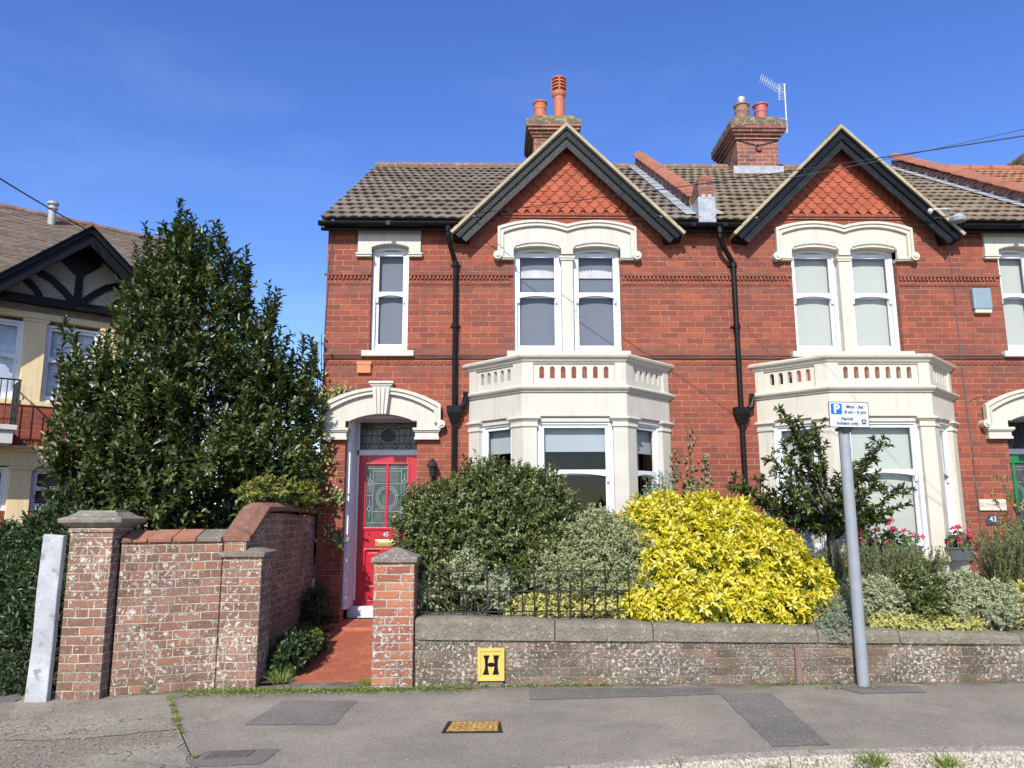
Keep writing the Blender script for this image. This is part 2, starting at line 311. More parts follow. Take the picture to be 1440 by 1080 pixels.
M['petal'] = leafmat('geranium_petal', G((0.50, 0.02, 0.07), (0.65, 0.04, 0.12), (0.62, 0.10, 0.2)), 0.55, 0.3)
M['lf_ivy'] = leafmat('ivy_leaf', G((0.035, 0.06, 0.02), (0.08, 0.13, 0.03), (0.2, 0.22, 0.06), (0.16, 0.03, 0.03)), 0.4, 0.2)
M['lf_creep'] = leafmat('creeper_leaf', G((0.05, 0.08, 0.02), (0.13, 0.17, 0.03), (0.35, 0.34, 0.08), (0.24, 0.09, 0.03)), 0.45, 0.3)
M['bark'] = simple('bark', (0.10, 0.08, 0.06), 0.9, 0.3, 20, 0.01, 40)
M['stem'] = simple('green_stem', (0.10, 0.09, 0.045), 0.8, 0.3, 20)
# ------------------------------------------------------------------ object helpers
WM = {}      # world matrix of each root
def tag(o, label=None, cat=None, group=None, kind=None):
    if label: o['label'] = label
    if cat: o['category'] = cat
    if group: o['group'] = group
    if kind: o['kind'] = kind
    return o
def thing(name, label, cat, loc=(0, 0, 0), rz=0.0, group=None):
    o = bpy.data.objects.new(name, None); C.objects.link(o); o.location = loc; o.rotation_euler = (0, 0, rz)
    o.empty_display_size = 0.2
    WM[o.name] = Matrix.Translation(Vector(loc)) @ Matrix.Rotation(rz, 4, 'Z')
    return tag(o, label, cat, group)
def link_mesh(me, name, mat, parent=None, bevel=0.0, smooth=False, Mo=None):
    if mat is not None and not me.materials: me.materials.append(mat)
    o = bpy.data.objects.new(name, me); C.objects.link(o)
    if parent is not None: o.parent = parent; WM[o.name] = WM[parent.name]
    elif Mo is not None: o.matrix_world = Mo; WM[o.name] = Mo
    else: WM[o.name] = Matrix.Identity(4)
    if smooth:
        me.polygons.foreach_set('use_smooth', [True]*len(me.polygons)); me.update()
    if bevel:
        b = o.modifiers.new('bevel', 'BEVEL'); b.width = bevel; b.segments = 2; b.limit_method = 'ANGLE'; b.angle_limit = math.radians(42)
    return o
class MB:
    def __init__(s, Mx=None): s.v = []; s.f = []; s.M = Mx
    def add(s, vs, fs):
        b = len(s.v)
        s.v += [tuple(s.M @ Vector(p)) if s.M is not None else tuple(p) for p in vs]
        s.f += [tuple(i+b for i in f) for f in fs]; return s
    def box(s, x0, x1, y0, y1, z0, z1):
        return s.add([(x0, y0, z0), (x1, y0, z0), (x1, y1, z0), (x0, y1, z0), (x0, y0, z1), (x1, y0, z1), (x1, y1, z1), (x0, y1, z1)],
                     [(0, 3, 2, 1), (4, 5, 6, 7), (0, 1, 5, 4), (1, 2, 6, 5), (2, 3, 7, 6), (3, 0, 4, 7)])
    def prism(s, poly, a0, a1, holes=(), plane='xz'):
        """polygon in (x,z) extruded along y, or in (x,y) extruded along z"""
        loops = [list(poly)]+[list(h) for h in holes]
        tris = tessellate_polygon([[Vector((p[0], p[1], 0)) for p in l] for l in loops])
        flat = [p for l in loops for p in l]; n = len(flat)
        mk = (lambda p, a: (p[0], a, p[1])) if plane == 'xz' else ((lambda p, a: (p[0], p[1], a)) if plane == 'xy' else (lambda p, a: (a, p[0], p[1])))
        vs = [mk(p, a0) for p in flat]+[mk(p, a1) for p in flat]
        fs = [tuple(t) for t in tris]+[(t[2]+n, t[1]+n, t[0]+n) for t in tris]
        b = 0
        for l in loops:
            k = len(l)
            for i in range(k): j = (i+1) % k; fs.append((b+i, b+j, b+j+n, b+i+n))
            b += k
        return s.add(vs, fs)
    def loft(s, rings, cap=True, closed=True):
        k = len(rings[0]); vs = [p for r in rings for p in r]; fs = []
        for a in range(len(rings)-1):
            for i in range(k if closed else k-1):
                j = (i+1) % k; fs.append((a*k+i, a*k+j, (a+1)*k+j, (a+1)*k+i))
        if cap and closed: fs.append(tuple(range(k))[::-1]); fs.append(tuple(range((len(rings)-1)*k, len(rings)*k)))
        return s.add(vs, fs)
    def tube(s, pts, r, n=8):
        pts = [Vector(p) for p in pts]; rings = []
        rs = r if isinstance(r, (list, tuple)) else [r]*len(pts)
        ref = None
        for i, p in enumerate(pts):
            d = (pts[min(i+1, len(pts)-1)]-pts[max(i-1, 0)])
            if d.length < 1e-9: d = Vector((0, 0, 1))
            d.normalize()
            if ref is None: ref = Vector((0, 0, 1)) if abs(d.z) < 0.9 else Vector((1, 0, 0))
            a = d.cross(ref)
            if a.length < 1e-6: a = d.cross(Vector((1, 0.3, 0)))
            a.normalize(); b = d.cross(a)
            rings.append([p+(a*math.cos(2*PI*k/n)+b*math.sin(2*PI*k/n))*rs[i] for k in range(n)])
        return s.loft(rings)
    def lathe(s, c, prof, n=16):
        return s.loft([[(c[0]+r*math.cos(2*PI*k/n), c[1]+r*math.sin(2*PI*k/n), c[2]+z) for k in range(n)] for r, z in prof])
    def cyl(s, p0, p1, r, n=12): return s.tube([p0, p1], r, n)
    def build(s, name, mat, parent=None, bevel=0.0, smooth=False, local=False, at0=None):
        if at0 is not None: Mo = Matrix.Translation(Vector(at0)); inv = Mo.inverted()
        elif parent is not None and not local: inv = WM[parent.name].inverted(); Mo = None
        else: inv = None; Mo = None
        v = [tuple(inv @ Vector(p)) for p in s.v] if inv is not None else s.v
        me = bpy.data.meshes.new(name); me.from_pydata(v, [], s.f); 
        bm = bmesh.new(); bm.from_mesh(me); bmesh.ops.recalc_face_normals(bm, faces=bm.faces); bm.to_mesh(me); bm.free()
        me.update()
        return link_mesh(me, name, mat, parent, bevel, smooth, Mo)
def arc(x0, x1, zc, rise, n=12):
    """segmental arch points from x0 to x1, springing at zc, rising by rise at the middle"""
    return [(x0+(x1-x0)*i/n, zc+rise*(1-((2*i/n)-1)**2)) for i in range(n+1)]
def text_mesh(name, s, size, Mx, mat, parent, depth=0.001, align='CENTER', space=1.0, bold=0.0):
    cu = bpy.data.curves.new(name, 'FONT'); cu.body = s; cu.size = size; cu.extrude = depth; cu.align_x = align; cu.align_y = 'CENTER'
    cu.space_character = space; cu.resolution_u = 3; cu.offset = size*bold
    o = bpy.data.objects.new(name, cu); C.objects.link(o)
    dg = bpy.context.evaluated_depsgraph_get(); me = bpy.data.meshes.new_from_object(o.evaluated_get(dg))
    C.objects.unlink(o); bpy.data.objects.remove(o)
    me.transform(WM[parent.name].inverted() @ Mx); me.name = name
    me.materials.clear()
    return link_mesh(me, name, mat, parent)
FRONT = Matrix.Rotation(PI/2, 4, 'X')     # text in xz plane facing -y
def attr(me, name, vals):
    a = me.attributes.new(name, 'FLOAT', 'POINT'); a.data.foreach_set('value', np.asarray(vals, dtype=np.float32))
def np_mesh(name, V, F, mat, parent=None, attrs=None, Mo=None, smooth=False):
    """V (n,3) world coordinates, F (m,k) faces"""
    if parent is not None: inv = np.array(WM[parent.name].inverted())
    elif Mo is not None: inv = np.array(Mo.inverted())
    else: inv = np.eye(4)
    V = V @ inv[:3, :3].T + inv[:3, 3]
    me = bpy.data.meshes.new(name); n = len(V); mfa, k = F.shape
    me.vertices.add(n); me.vertices.foreach_set('co', V.astype(np.float32).ravel())
    me.loops.add(mfa*k); me.loops.foreach_set('vertex_index', F.astype(np.int32).ravel())
    me.polygons.add(mfa); me.polygons.foreach_set('loop_start', np.arange(0, mfa*k, k, dtype=np.int32))
    try: me.polygons.foreach_set('loop_total', np.full(mfa, k, dtype=np.int32))
    except Exception: pass
    me.update(calc_edges=True)
    for an, av in (attrs or {}).items(): attr(me, an, av)
    return link_mesh(me, name, mat, parent, 0, smooth, Mo)

# ------------------------------------------------------------------ roof tiles: real rolls and courses on a slope
def tiled(name, P0, U, V, W, L, mat, parent, course=0.335, roll=0.155, amp=0.022, lip=0.036, clip=None, seed=0):
    """P0 lower corner, U unit along the eave, V unit up the slope"""
    rg = np.random.default_rng(seed+5); P0 = np.array(P0, float); U = np.array(U, float); V = np.array(V, float); N = np.cross(U, V)
    if N[2] < 0: N = -N
    nc = int(math.ceil(L/course)); step = roll/6; nu = int(W/step)+1
    s = np.arange(nu+1)*W/nu; vs = []; rn = []; F = []
    for c in range(nc):
        t0 = c*course; t1 = min(L, (c+1)*course+0.02)
        tile = np.floor(s/roll/2 + (c % 2)*0.5).astype(int)
        jz = rg.normal(0, 0.0035, tile.max()+2)[tile]; jt = rg.normal(0, 0.006, tile.max()+2)[tile]; r_ = rg.random(tile.max()+2)[tile]
        prof = amp*np.sqrt(0.5+0.5*np.cos(2*PI*(s/roll+(c % 2)*0.5)))
        rows = []
        for (t, h) in ((t0+0.08, -0.025), (t0, lip-0.022), (t0, lip), (t1, 0.0)):
            hh = h+prof+jz if h > -0.01 else np.full_like(s, h)
            tt = t+jt if t == t0 else np.full_like(s, t)
            rows.append(P0+np.outer(s, U)+np.outer(tt, V)+np.outer(hh, N))
        b = len(vs)*0+sum(len(a) for a in vs); 
        for r in rows: vs.append(r); rn.append(r_)
        i = np.arange(nu)
        for q in range(3):
            a = b+q*(nu+1)+i; F.append(np.stack([a, a+1, a+1+(nu+1), a+(nu+1)], 1))
    Vv = np.concatenate(vs); F = np.concatenate(F); R = np.concatenate(rn)
    if clip is not None:
        keep = clip(Vv[F].mean(1)); F = F[keep]
        used = np.unique(F); mp = np.zeros(len(Vv), int); mp[used] = np.arange(len(used)); F = mp[F]; Vv = Vv[used]; R = R[used]
    return np_mesh(name, Vv, F, mat, parent, {'rnd': R}, smooth=False)

# ------------------------------------------------------------------ windows
def sash_window(root, x0, x1, z0, z1, zr, Y, Mx=None, local=False, arch=0.0, blind=None, blind_z=None, mat='white', sill=True, name='window', fr=0.05, split=False, lace=None, curtain_top=None):
    """frame with two sashes; x,z in the plane y=Y of the frame Mx. returns the frame object"""
    b = MB(Mx)
    top = [(x1, z1), (x0, z1)] if not arch else arc(x1, x0, z1-arch, arch, 10)
    outer = [(x0, z0), (x1, z0)]+top
    itop = [(x1-fr, z1-fr), (x0+fr, z1-fr)] if not arch else [(min(max(x, x0+fr), x1-fr), z-fr) for x, z in arc(x1-fr*0.2, x0+fr*0.2, z1-arch, arch, 10)]
    b.prism(outer, Y, Y+0.09, [[(x0+fr, z0+0.045), (x1-fr, z0+0.045)]+itop])
    s = 0.042; a0, a1 = x0+fr, x1-fr
    # upper sash (outer) with curved underside rail
    b.box(a0, a0+s, Y+0.02, Y+0.05, zr+0.06, z1-fr-0.002); b.box(a1-s, a1, Y+0.02, Y+0.05, zr+0.06, z1-fr-0.002)
    b.box(a0+s, a1-s, Y+0.02, Y+0.05, z1-fr-s-max(arch*0.8, 0), z1-fr-0.004 if not arch else z1-fr-arch*0.35)
    rail = [(a0, zr+0.06), (a1, zr+0.06)]+[(x, z) for x, z in arc(a1, a0, zr-0.035, 0.045, 10)]
    b.prism(rail, Y+0.018, Y+0.055)
    for q in (a0, a1-s): b.prism([(q, zr-0.035), (q+s, zr-0.035), (q+s*0.8, zr-0.10), (q+s*0.2, zr-0.10)], Y+0.02, Y+0.05)
    # lower sash (inner)
    b.box(a0, a0+s, Y+0.056, Y+0.085, z0+0.045, zr); b.box(a1-s, a1, Y+0.056, Y+0.085, z0+0.045, zr)
    b.box(a0+s, a1-s, Y+0.056, Y+0.085, z0+0.045, z0+0.125); b.box(a0+s, a1-s, Y+0.057, Y+0.084, zr-0.01, zr+0.03)
    if split: b.box((a0+a1)/2-0.012, (a0+a1)/2+0.012, Y+0.022, Y+0.048, zr+0.055, z1-fr)
    f = b.build(name, M[mat], root, bevel=0.004, local=local)
    g = MB(Mx); g.add([(a0+s-.005, Y+0.035, zr+0.05), (a1-s+.005, Y+0.035, zr+0.05), (a1-s+.005, Y+0.035, z1-fr-s*0.6), (a0+s-.005, Y+0.035, z1-fr-s*0.6)], [(0, 1, 2, 3)])
    g.add([(a0+s-.005, Y+0.07, z0+0.12), (a1-s+.005, Y+0.07, z0+0.12), (a1-s+.005, Y+0.07, zr), (a0+s-.005, Y+0.07, zr)], [(0, 1, 2, 3)])
    gl = g.build('glass_pane', M['glass'], f, local=True) if False else None
    gm = MB(Mx); gm.v = g.v; gm.f = g.f
    inv = WM[root.name].inverted() if not local else Matrix.Identity(4)
    me = bpy.data.meshes.new('glass_pane'); me.from_pydata([tuple(inv @ Vector(p)) for p in gm.v], [], gm.f); me.update()
    link_mesh(me, 'glass_pane', M['glass'], f)
    if blind:
        k = MB(Mx); zb0, zb1 = blind_z or (z0+0.05, z1)
        k.box(x0+0.01, x1-0.01, Y+0.13, Y+0.135, zb0, zb1)
        k.build('blind', M[blind], f, local=local)
    if lace:
        zt, zb = lace; k = MB(Mx); n = 10; pts = []
        for i in range(n*4+1):
            u = i/(n*4); pts.append((x0+fr+s+(x1-x0-2*fr-2*s)*u, zt+0.022*abs(math.sin(u*n*PI))+0.03*(1-(2*u-1)**2)))
        poly = [(x1-fr-s, zb), (x0+fr+s, zb)]+pts
        k.prism(poly, Y+0.105, Y+0.11); k.build('lace_trim', M['render'], f, local=local)
    return f
# ------------------------------------------------------------------ the pair of brick houses
YF = 10.5           # front wall plane
ZE = 5.75; YE = 10.27; YR = 14.8; ZR = 8.72     # eaves and ridge
SL = (ZR-ZE)/(YR-YE)
def roofz(y): return ZE+(y-YE)*SL
GA = 7.165; GF = 5.545; GH = 1.62    # gable apex, foot height, half width

def hood_path(ins, hw=1.0, zc=5.70, cusp=5.735, peak=5.80, n=12):
    x = hw-ins; pts = []
    c = cusp-ins*1.15; zz = zc-ins; pk = peak-ins
    def seg(xa, za, xb, zb, rise):
        return [(xa+(xb-xa)*i/n, za+(zb-za)*i/n+rise*(1-(2*i/n-1)**2)) for i in range(n+1)]
    r = pk-(c+zz)/2
    return seg(-x, zz, 0, c, r)[:-1]+seg(0, c, x, zz, r)

def bay_ring(o, z, gx, hw=0.68, d=0.72):
    """outline of the canted bay pushed outwards by o at height z (closed against the wall)"""
    t = o*math.tan(PI/8)
    xs = hw+d+o*math.sqrt(2)
    return [(gx-xs, YF+0.02, z), (gx-xs, YF, z), (gx-hw-t, YF-d-o, z), (gx+hw+t, YF-d-o, z), (gx+xs, YF, z), (gx+xs, YF+0.02, z)]
def bay_band(mb, gx, prof):
    mb.loft([bay_ring(o, z, gx) for o, z in prof]); return mb
def bay_sweep(mb, gx, prof):
    rs = [bay_ring(o, z, gx) for o, z in prof]
    mb.loft([[r[i] for r in rs] for i in (1, 2, 3, 4)]); return mb
def side_matrix(gx, sgn, hw=0.68, d=0.72):
    """frame whose local x runs along a canted side (0 at the front corner), local y inward"""
    c = Vector((gx+sgn*hw, YF-d, 0)); e = Vector((gx+sgn*(hw+d), YF, 0)); u = (e-c).normalized()
    if sgn < 0: o, ux = e, -u
    else: o, ux = c, u
    inw = Vector((-ux.y, ux.x, 0))
    mm = Matrix.Identity(4)
    for i in range(3): mm[i][0] = ux[i]; mm[i][1] = inw[i]; mm[i][2] = (0, 0, 1)[i]; mm[i][3] = o[i]
    return mm
BAYL = 0.72*math.sqrt(2)

def holes_row(x0, x1, z0, z1, n, w):
    hs = []; 
    for i in range(n):
        c = x0+(x1-x0)*(i+0.5)/n
        hs.append([(c-w/2, z0), (c+w/2, z0)]+[(c+w/2*math.cos(a), z1-w/2+w/2*math.sin(a)) for a in [PI*k/6 for k in range(7)]])
    return hs

def brick_house(gx, sg, st, label, blindset, X0, X1, tile, chim_kind):
    """gx gable centre; sg=-1: entrance on the left, +1: on the right"""
    R = thing('brick_house', label, 'house', (gx, YF, 0), 0, 'pair of red brick houses')
    S = M[st]
    ex = gx+sg*2.605           # entrance axis
    wx0, wx1 = gx+sg*2.54-0.265, gx+sg*2.54+0.265    # small upper window
    bz0, bz1 = 3.87, 5.44
    # front wall with openings
    holes = [[(gx+a, bz0), (gx+b, bz0), (gx+b, 5.45), (gx+a, 5.45)] for a, b in ((-0.77, 0.77),)]
    holes.append([(wx0, 3.9), (wx1, 3.9), (wx1, 5.45), (wx0, 5.45)])
    holes.append([(ex-0.49, 0.2), (ex+0.49, 0.2), (ex+0.49, 3.0), (ex-0.49, 3.0)])
    holes.append([(gx-1.2, 0.9), (gx+1.2, 0.9), (gx+1.2, 2.88), (gx-1.2, 2.88)])
    w = MB(); w.prism([(X0, -0.1), (X1, -0.1), (X1, 5.70), (X0, 5.70)], YF, YF+0.24, holes)
    w.prism([(gx-1.42, 5.70), (gx+1.42, 5.70), (gx, 7.11)], YF+0.001, YF+0.24)
    w.box(X0, X0+0.24, YF+0.24, 19, -0.1, 5.70) ; w.box(X1-0.24, X1, YF+0.24, 19, -0.1, 5.70); w.box(X0, X1, 19, 19.2, -0.1, 5.7)
    for xx in ((X0, X0+0.24) if sg < 0 else (X1-0.24, X1),):
        w.prism([(YF+0.2, 5.70), (18.9, 5.70), (YR, ZR-0.12)], xx[0]+0.002, xx[1]-0.002, plane='yz')
    w.build('wall', M['brick'], R)
    # projecting brick courses
    s = MB(); segs_hi = []; segs_lo = []
    def cut(z, clear):
        xs = [(X0, X1)]
        for a, b in clear:
            nx_ = []
            for p, q in xs:
                if b <= p or a >= q: nx_.append((p, q))
                else:
                    if a > p: nx_.append((p, a))
                    if b < q: nx_.append((b, q))
            xs = nx_
        return xs
    for p, q in cut(0, [(gx-0.785, gx+0.785), (wx0-0.01, wx1+0.01)]):
        s = MB()
        s.box(p-(0.03 if p == X0 and sg < 0 else 0), q, YF-0.035, YF-0.001, 4.985, 5.015)
        n = int((q-p)/0.055)
        for i in range(n): s.box(p+i*0.055+0.008, p+i*0.055+0.036, YF-0.028, YF-0.001, 4.935, 4.985)
        s.box(p, q, YF-0.006, YF-0.001, 4.925, 4.934)
        n = int((q-p)/0.245)+1
        for i in range(n):
            a = p+i*0.245; bb = min(a+0.238, q)
            if bb-a < 0.03: continue
            s.box(a, bb, YF-0.010, YF-0.001, 4.85, 4.915)
            k = 0
            while a+0.02+k*0.036 < bb-0.03:
                cx = a+0.032+k*0.036; cz = 4.885+(0.007 if k % 2 else -0.007)
                s.loft([[(cx+rr*math.cos(t)*1.0, YF-yy, cz+rr*math.sin(t)*1.3) for t in [PI*j/3 for j in range(6)]] for rr, yy in ((0.016, 0.008), (0.014, 0.020), (0.005, 0.022))]); k += 1
        s.build('string_course', M['brick'], R)
    for p, q in cut(0, [(gx-0.88, gx+0.88), (wx0-0.10, wx1+0.10)]):
        s = MB()
        s.loft([[(p, YF-0.001, z), (p, YF-o, z), (q, YF-o, z), (q, YF-0.001, z)] for o, z in ((0.012, 3.765), (0.030, 3.785), (0.030, 3.80), (0.046, 3.812), (0.046, 3.832), (0.01, 3.85))])
        s.build('string_course', M['brick_d'], R)
    for p, q in cut(0, [(gx-1.5, gx+1.5)]):
        s = MB()
        n = int((q-p)/0.245)+1
        for i in range(n):
            a = p+i*0.245; bb = min(a+0.238, q)
            if bb-a < 0.03: continue
            s.box(a, bb, YF-0.008, YF-0.001, 3.685, 3.75)
            k = 0
            while a+0.02+k*0.036 < bb-0.03:
                cx = a+0.032+k*0.036; cz = 3.717+(0.008 if k % 2 else -0.008)
                s.loft([[(cx+rr*math.cos(t), YF-yy, cz+rr*math.sin(t)*1.3) for t in [PI*j/3 for j in range(6)]] for rr, yy in ((0.016, 0.006), (0.014, 0.017), (0.005, 0.019))]); k += 1
        s.build('string_course', M['brick'], R)
    s = MB(); s.box(gx-0.96, gx+0.96, YF-0.04, YF-0.001, 5.895, 5.93); s.box(gx-0.93, gx+0.93, YF-0.022, YF-0.001, 5.865, 5.893)
    s.build('string_course', M['brick'], R)
    # scallop tiles in the gable
    g = MB(); rn = []; ph = 0.083; pw = 0.165; nrow = 12; z_b = 5.935
    for r in range(nrow):
        zb = z_b+r*ph; half = 0.955*(1-(zb-z_b)/0.955)
        if half < 0.03: break
        off = 0.5 if r % 2 else 0.0
        for k in range(-8, 9):
            cx = (k+off)*pw
            if abs(cx)-pw*0.45 > half+0.01: continue
            a = max(cx-pw/2+0.003, -half-0.02); b = min(cx+pw/2-0.003, half+0.02)
            if b-a < 0.03: continue
            sh = 0.024; rr = pw/2-sh
            pts = [(x, z) for x, z in [(cx+pw/2-0.003, zb+0.05), (cx+rr, zb+0.05)]+[(cx+rr*math.cos(t), zb+0.05-0.055*math.sin(t)) for t in [PI*j/8 for j in range(1, 8)]]+[(cx-rr, zb+0.05), (cx-pw/2+0.003, zb+0.05)]]
            pts = [(min(max(x, a), b), z) for x, z in pts]
            top = zb+0.155
            loop = [(a, top)]+pts[::-1]+[(b, top)]
            jt = random.uniform(-0.003, 0.003); n0 = len(g.v)
            vs = []
            for yy in (0.0, 0.013):
                for x, z in loop:
                    fr_ = (top-z)/0.15
                    vs.append((gx+x, YF-0.012-0.024*fr_+jt+yy, z))
            n = len(loop)
            # fan faces
            fs = [tuple(range(n)), tuple(range(2*n-1, n-1, -1))]+[(i, (i+1) % n, (i+1) % n+n, i+n) for i in range(n)]
            g.add(vs, fs); rn += [random.random()]*(len(g.v)-n0)
    o = g.build('gable_tiles', M['tile_h'], R)
    attr(o.data, 'rnd', rn if len(rn) == len(o.data.vertices) else [0.5]*len(o.data.vertices))
    # bargeboards
    sq = math.sqrt(0.5)
    slope = (GA-GF)/GH; ang = math.atan(slope); nx_, nz_ = math.sin(ang), math.cos(ang)
    def chev(d0, d1, y0, y1, foot=0.0, mb=None, x_in=0.0):
        """pair of raking boards; d0,d1 distances below the top line measured at right angles"""
        mb = mb or MB()
        for sx in (-1, 1):
            def P(along, d):   # along from apex down the rake
                return (gx+sx*(along*math.cos(ang)-d*nx_), GA-along*math.sin(ang)-d*nz_)
            La = GH/math.cos(ang)
            ap0 = (gx, GA-d0/nz_); ap1 = (gx, GA-d1/nz_)
            q0 = P(La+foot, d0); q1 = P(La+foot+0.0, d1)
            mb.prism([ap0, q0, q1, ap1], y0 if sx < 0 else y0, y1)
        return mb
    chev(-0.05, -0.004, YE-0.045, YF+0.0, 0.03).build('verge', M['verge'], R, bevel=0.004)
    # small verge tile ends
    for sx in (-1, 1):
        k = MB(); d = 0.35
        while d < 2.2:
            x = gx+sx*d*math.cos(ang); z = GA-d*math.sin(ang)+0.062
            Mt = Matrix.Translation((x, 0, z)) @ Matrix.Rotation(sx*(ang-0.1), 4, 'Y')
            kk = MB(Mt); kk.box(-0.15, 0.02, YE-0.02, YF+0.1, -0.004, 0.012) if sx > 0 else kk.box(-0.02, 0.15, YE-0.02, YF+0.1, -0.004, 0.012)
            k.v, k.f = k.v, k.f; b0 = len(k.v); k.v += kk.v; k.f += [tuple(i+b0 for i in f) for f in kk.f]
            d += 0.335
        k.build('verge_tiles', M['verge'], R)
    top = chev(-0.003, 0.022, YE-0.03, YF-0.0, 0.02); chev(0.022, 0.105, YE-0.008, YE+0.05, 0.0, top)
    top.build('bargeboard', M['black'], R, bevel=0.003)
    bb = chev(0.105, 0.205, YE+0.018, YE+0.055, -0.03); chev(0.18, 0.212, YE+0.006, YE+0.0551, -0.03, bb); chev(0.115, 0.125, YE+0.013, YE+0.0179, -0.035, bb)
    bb.build('bargeboard', M['blacks'], R, bevel=0.003)
    # soffit boards and return boxes at the feet
    k = MB()
    for sx in (-1, 1):
        xf = gx+sx*(GH-0.09)
        k.prism([(xf+sx*0.10, GF+0.0), (xf+sx*0.10, GF-0.06), (xf-sx*0.12, GF-0.09), (xf-sx*0.16, GF+0.10)], YE+0.056, YF-0.002)
    chev(0.062, 0.085, YE+0.056, YF-0.003, -0.02, k)
    k.build('soffit', M['black'], R, bevel=0.003)
    # gable roof and main roof
    for sx in (-1, 1):
        Vs = (-sx*math.cos(ang), 0, math.sin(ang))
        Us = (0, 1, 0); P0 = (gx+sx*GH*1.02, YE+0.0, GF-0.01+0.0)
        def keep(c, sx=sx): return (c[:, 2] > roofz(c[:, 1])-0.05) & (c[:, 1] < 13.5)
        tiled('roof', P0, Us, Vs, 2.9, GH*1.02/math.cos(ang), M[tile], R, clip=keep, seed=int(gx*10)+sx, amp=0.02, lip=0.026)
    rl = MB(); rl.tube([(gx, YE+0.0, GA+0.0), (gx, 12.6, GA+0.0)], 0.085, 10); rl.build('ridge', M[tile], R, smooth=True)
    def keepm(c):
        inside = (np.abs(c[:, 0]-gx) < GH) & (c[:, 2] < GA-np.abs(c[:, 0]-gx)*slope-0.06)
        return ~inside
    Lr = math.hypot(YR-YE, ZR-ZE)
    xa, xb = (X0-0.06, X1-0.10) if sg < 0 else (X0+0.10, X1-0.10)
    tiled('roof', (xa, YE, ZE), (1, 0, 0), (0, (YR-YE)/Lr, (ZR-ZE)/Lr), xb-xa, Lr, M[tile], R, clip=keepm, seed=int(gx*7))
    bk = MB(); bk.prism([(YR+0.02, ZR), (YR+4.5, ZR-4.5*SL), (YR+4.5, ZR-4.5*SL-0.08), (YF+0.3, roofz(YF+0.3)-0.16), (YF+0.3, roofz(YF+0.3)-0.1), (YR, ZR-0.06)], X0, X1, plane='yz'); 
    # keep the underlay out of the gable void
    bk.build('roof', M['tile'], R)
    rt = MB(); x = xa
    while x < xb:
        rt.tube([(x, YR, ZR+0.01), (min(x+0.44, xb), YR, ZR+0.01)], [0.088, 0.08], 10); x += 0.45
    rt.build('ridge', M['ridge'], R, bevel=0.004)
    if sg < 0:   # verge at the free gable end
        v = MB(); v.prism([(YE, ZE-0.03), (YR, ZR-0.03), (YR, ZR-0.13), (YE, ZE-0.13)], X0-0.055, X0-0.012, plane='yz'); v.build('verge', M['verge'], R)
    # eaves gutter, fascia
    for p, q in ((X0-(0.09 if sg < 0 else 0), gx-GH+0.06), (gx+GH-0.06, X1)):
        gt = MB(); ring = []
        prof = [(YE-0.055+0.055+0.055*math.cos(a), 5.70+0.058*math.sin(a)) for a in [PI+PI*k/8 for k in range(9)]]
        prof = [(y-0.01, z) for y, z in prof]+[(y-0.01+(0.006 if y < YE else -0.006), z+0.003) for y, z in prof[::-1]]
        gt.prism(prof, p, q, plane='yz')
        for x in (p, q-0.012): gt.prism([(YE-0.065+0.11*0, 5.70)]+[(YE-0.01+0.055*math.cos(a), 5.70+0.058*math.sin(a)) for a in [PI+PI*k/8 for k in range(9)]], x, x+0.012, plane='yz')
        gt.box((p+q)/2-0.03, (p+q)/2+0.03, YE-0.07, YE-0.062, 5.64, 5.70)
        gt.build('gutter', M['black'], R)
        fb = MB(); fb.box(p+0.02, q, YE+0.052, YE+0.072, 5.60, 5.74); fb.box(p+0.02, q, YE+0.073, YF-0.002, 5.655, 5.675); fb.build('fascia', M['black'], R)
    # ---- double window over the bay
    plate = MB()
    def leg_poly(bot):
        outer = hood_path(0.075)
        pts = [(-0.93, bot)]+outer+[(0.93, bot), (0.77, bot)]
        pts += arc(0.77, 0.085, 5.385, 0.045, 12)+[(0.085, 5.30), (-0.085, 5.30)]+arc(-0.085, -0.77, 5.385, 0.045, 12)+[(-0.77, bot)]
        return [(gx+x, z) for x, z in pts]
    plate.prism(leg_poly(5.26), YF-0.035, YF+0.10)
    def scal(a, b, n=13):
        pts = []
        for i in range(n*4+1):
            u = i/(n*4); x = a+(b-a)*u
            pts.append((x, 5.415+0.05*(1-(2*u-1)**2)+0.016*abs(math.sin(u*n*PI))))
        return pts
    sc1 = [(0.77, 5.385)]+[(x, z) for x, z in scal(0.74, 0.115)]+[(0.085, 5.385)]
    outer = hood_path(0.075)
    pts = [(-0.93, 5.262)]+outer+[(0.93, 5.262), (0.772, 5.262)]+sc1+[(0.083, 5.302), (-0.083, 5.302)]+[(-x, z) for x, z in sc1[::-1]]+[(-0.772, 5.262)]
    plate.prism([(gx+x, z) for x, z in pts], YF-0.055, YF-0.0351)
    h = MB()
    for i0, i1, yo in ((0.0, 0.036, 0.105), (0.036, 0.058, 0.085), (0.058, 0.085, 0.095)):
        a = [(-(1.0-i0), 5.25)]+hood_path(i0)+[(1.0-i0, 5.25)]; b = [(-(1.0-i1), 5.25)]+hood_path(i1)+[(1.0-i1, 5.25)]
        h.prism([(gx+x, z) for x, z in a+b[::-1]], YF-yo, YF-0.03)
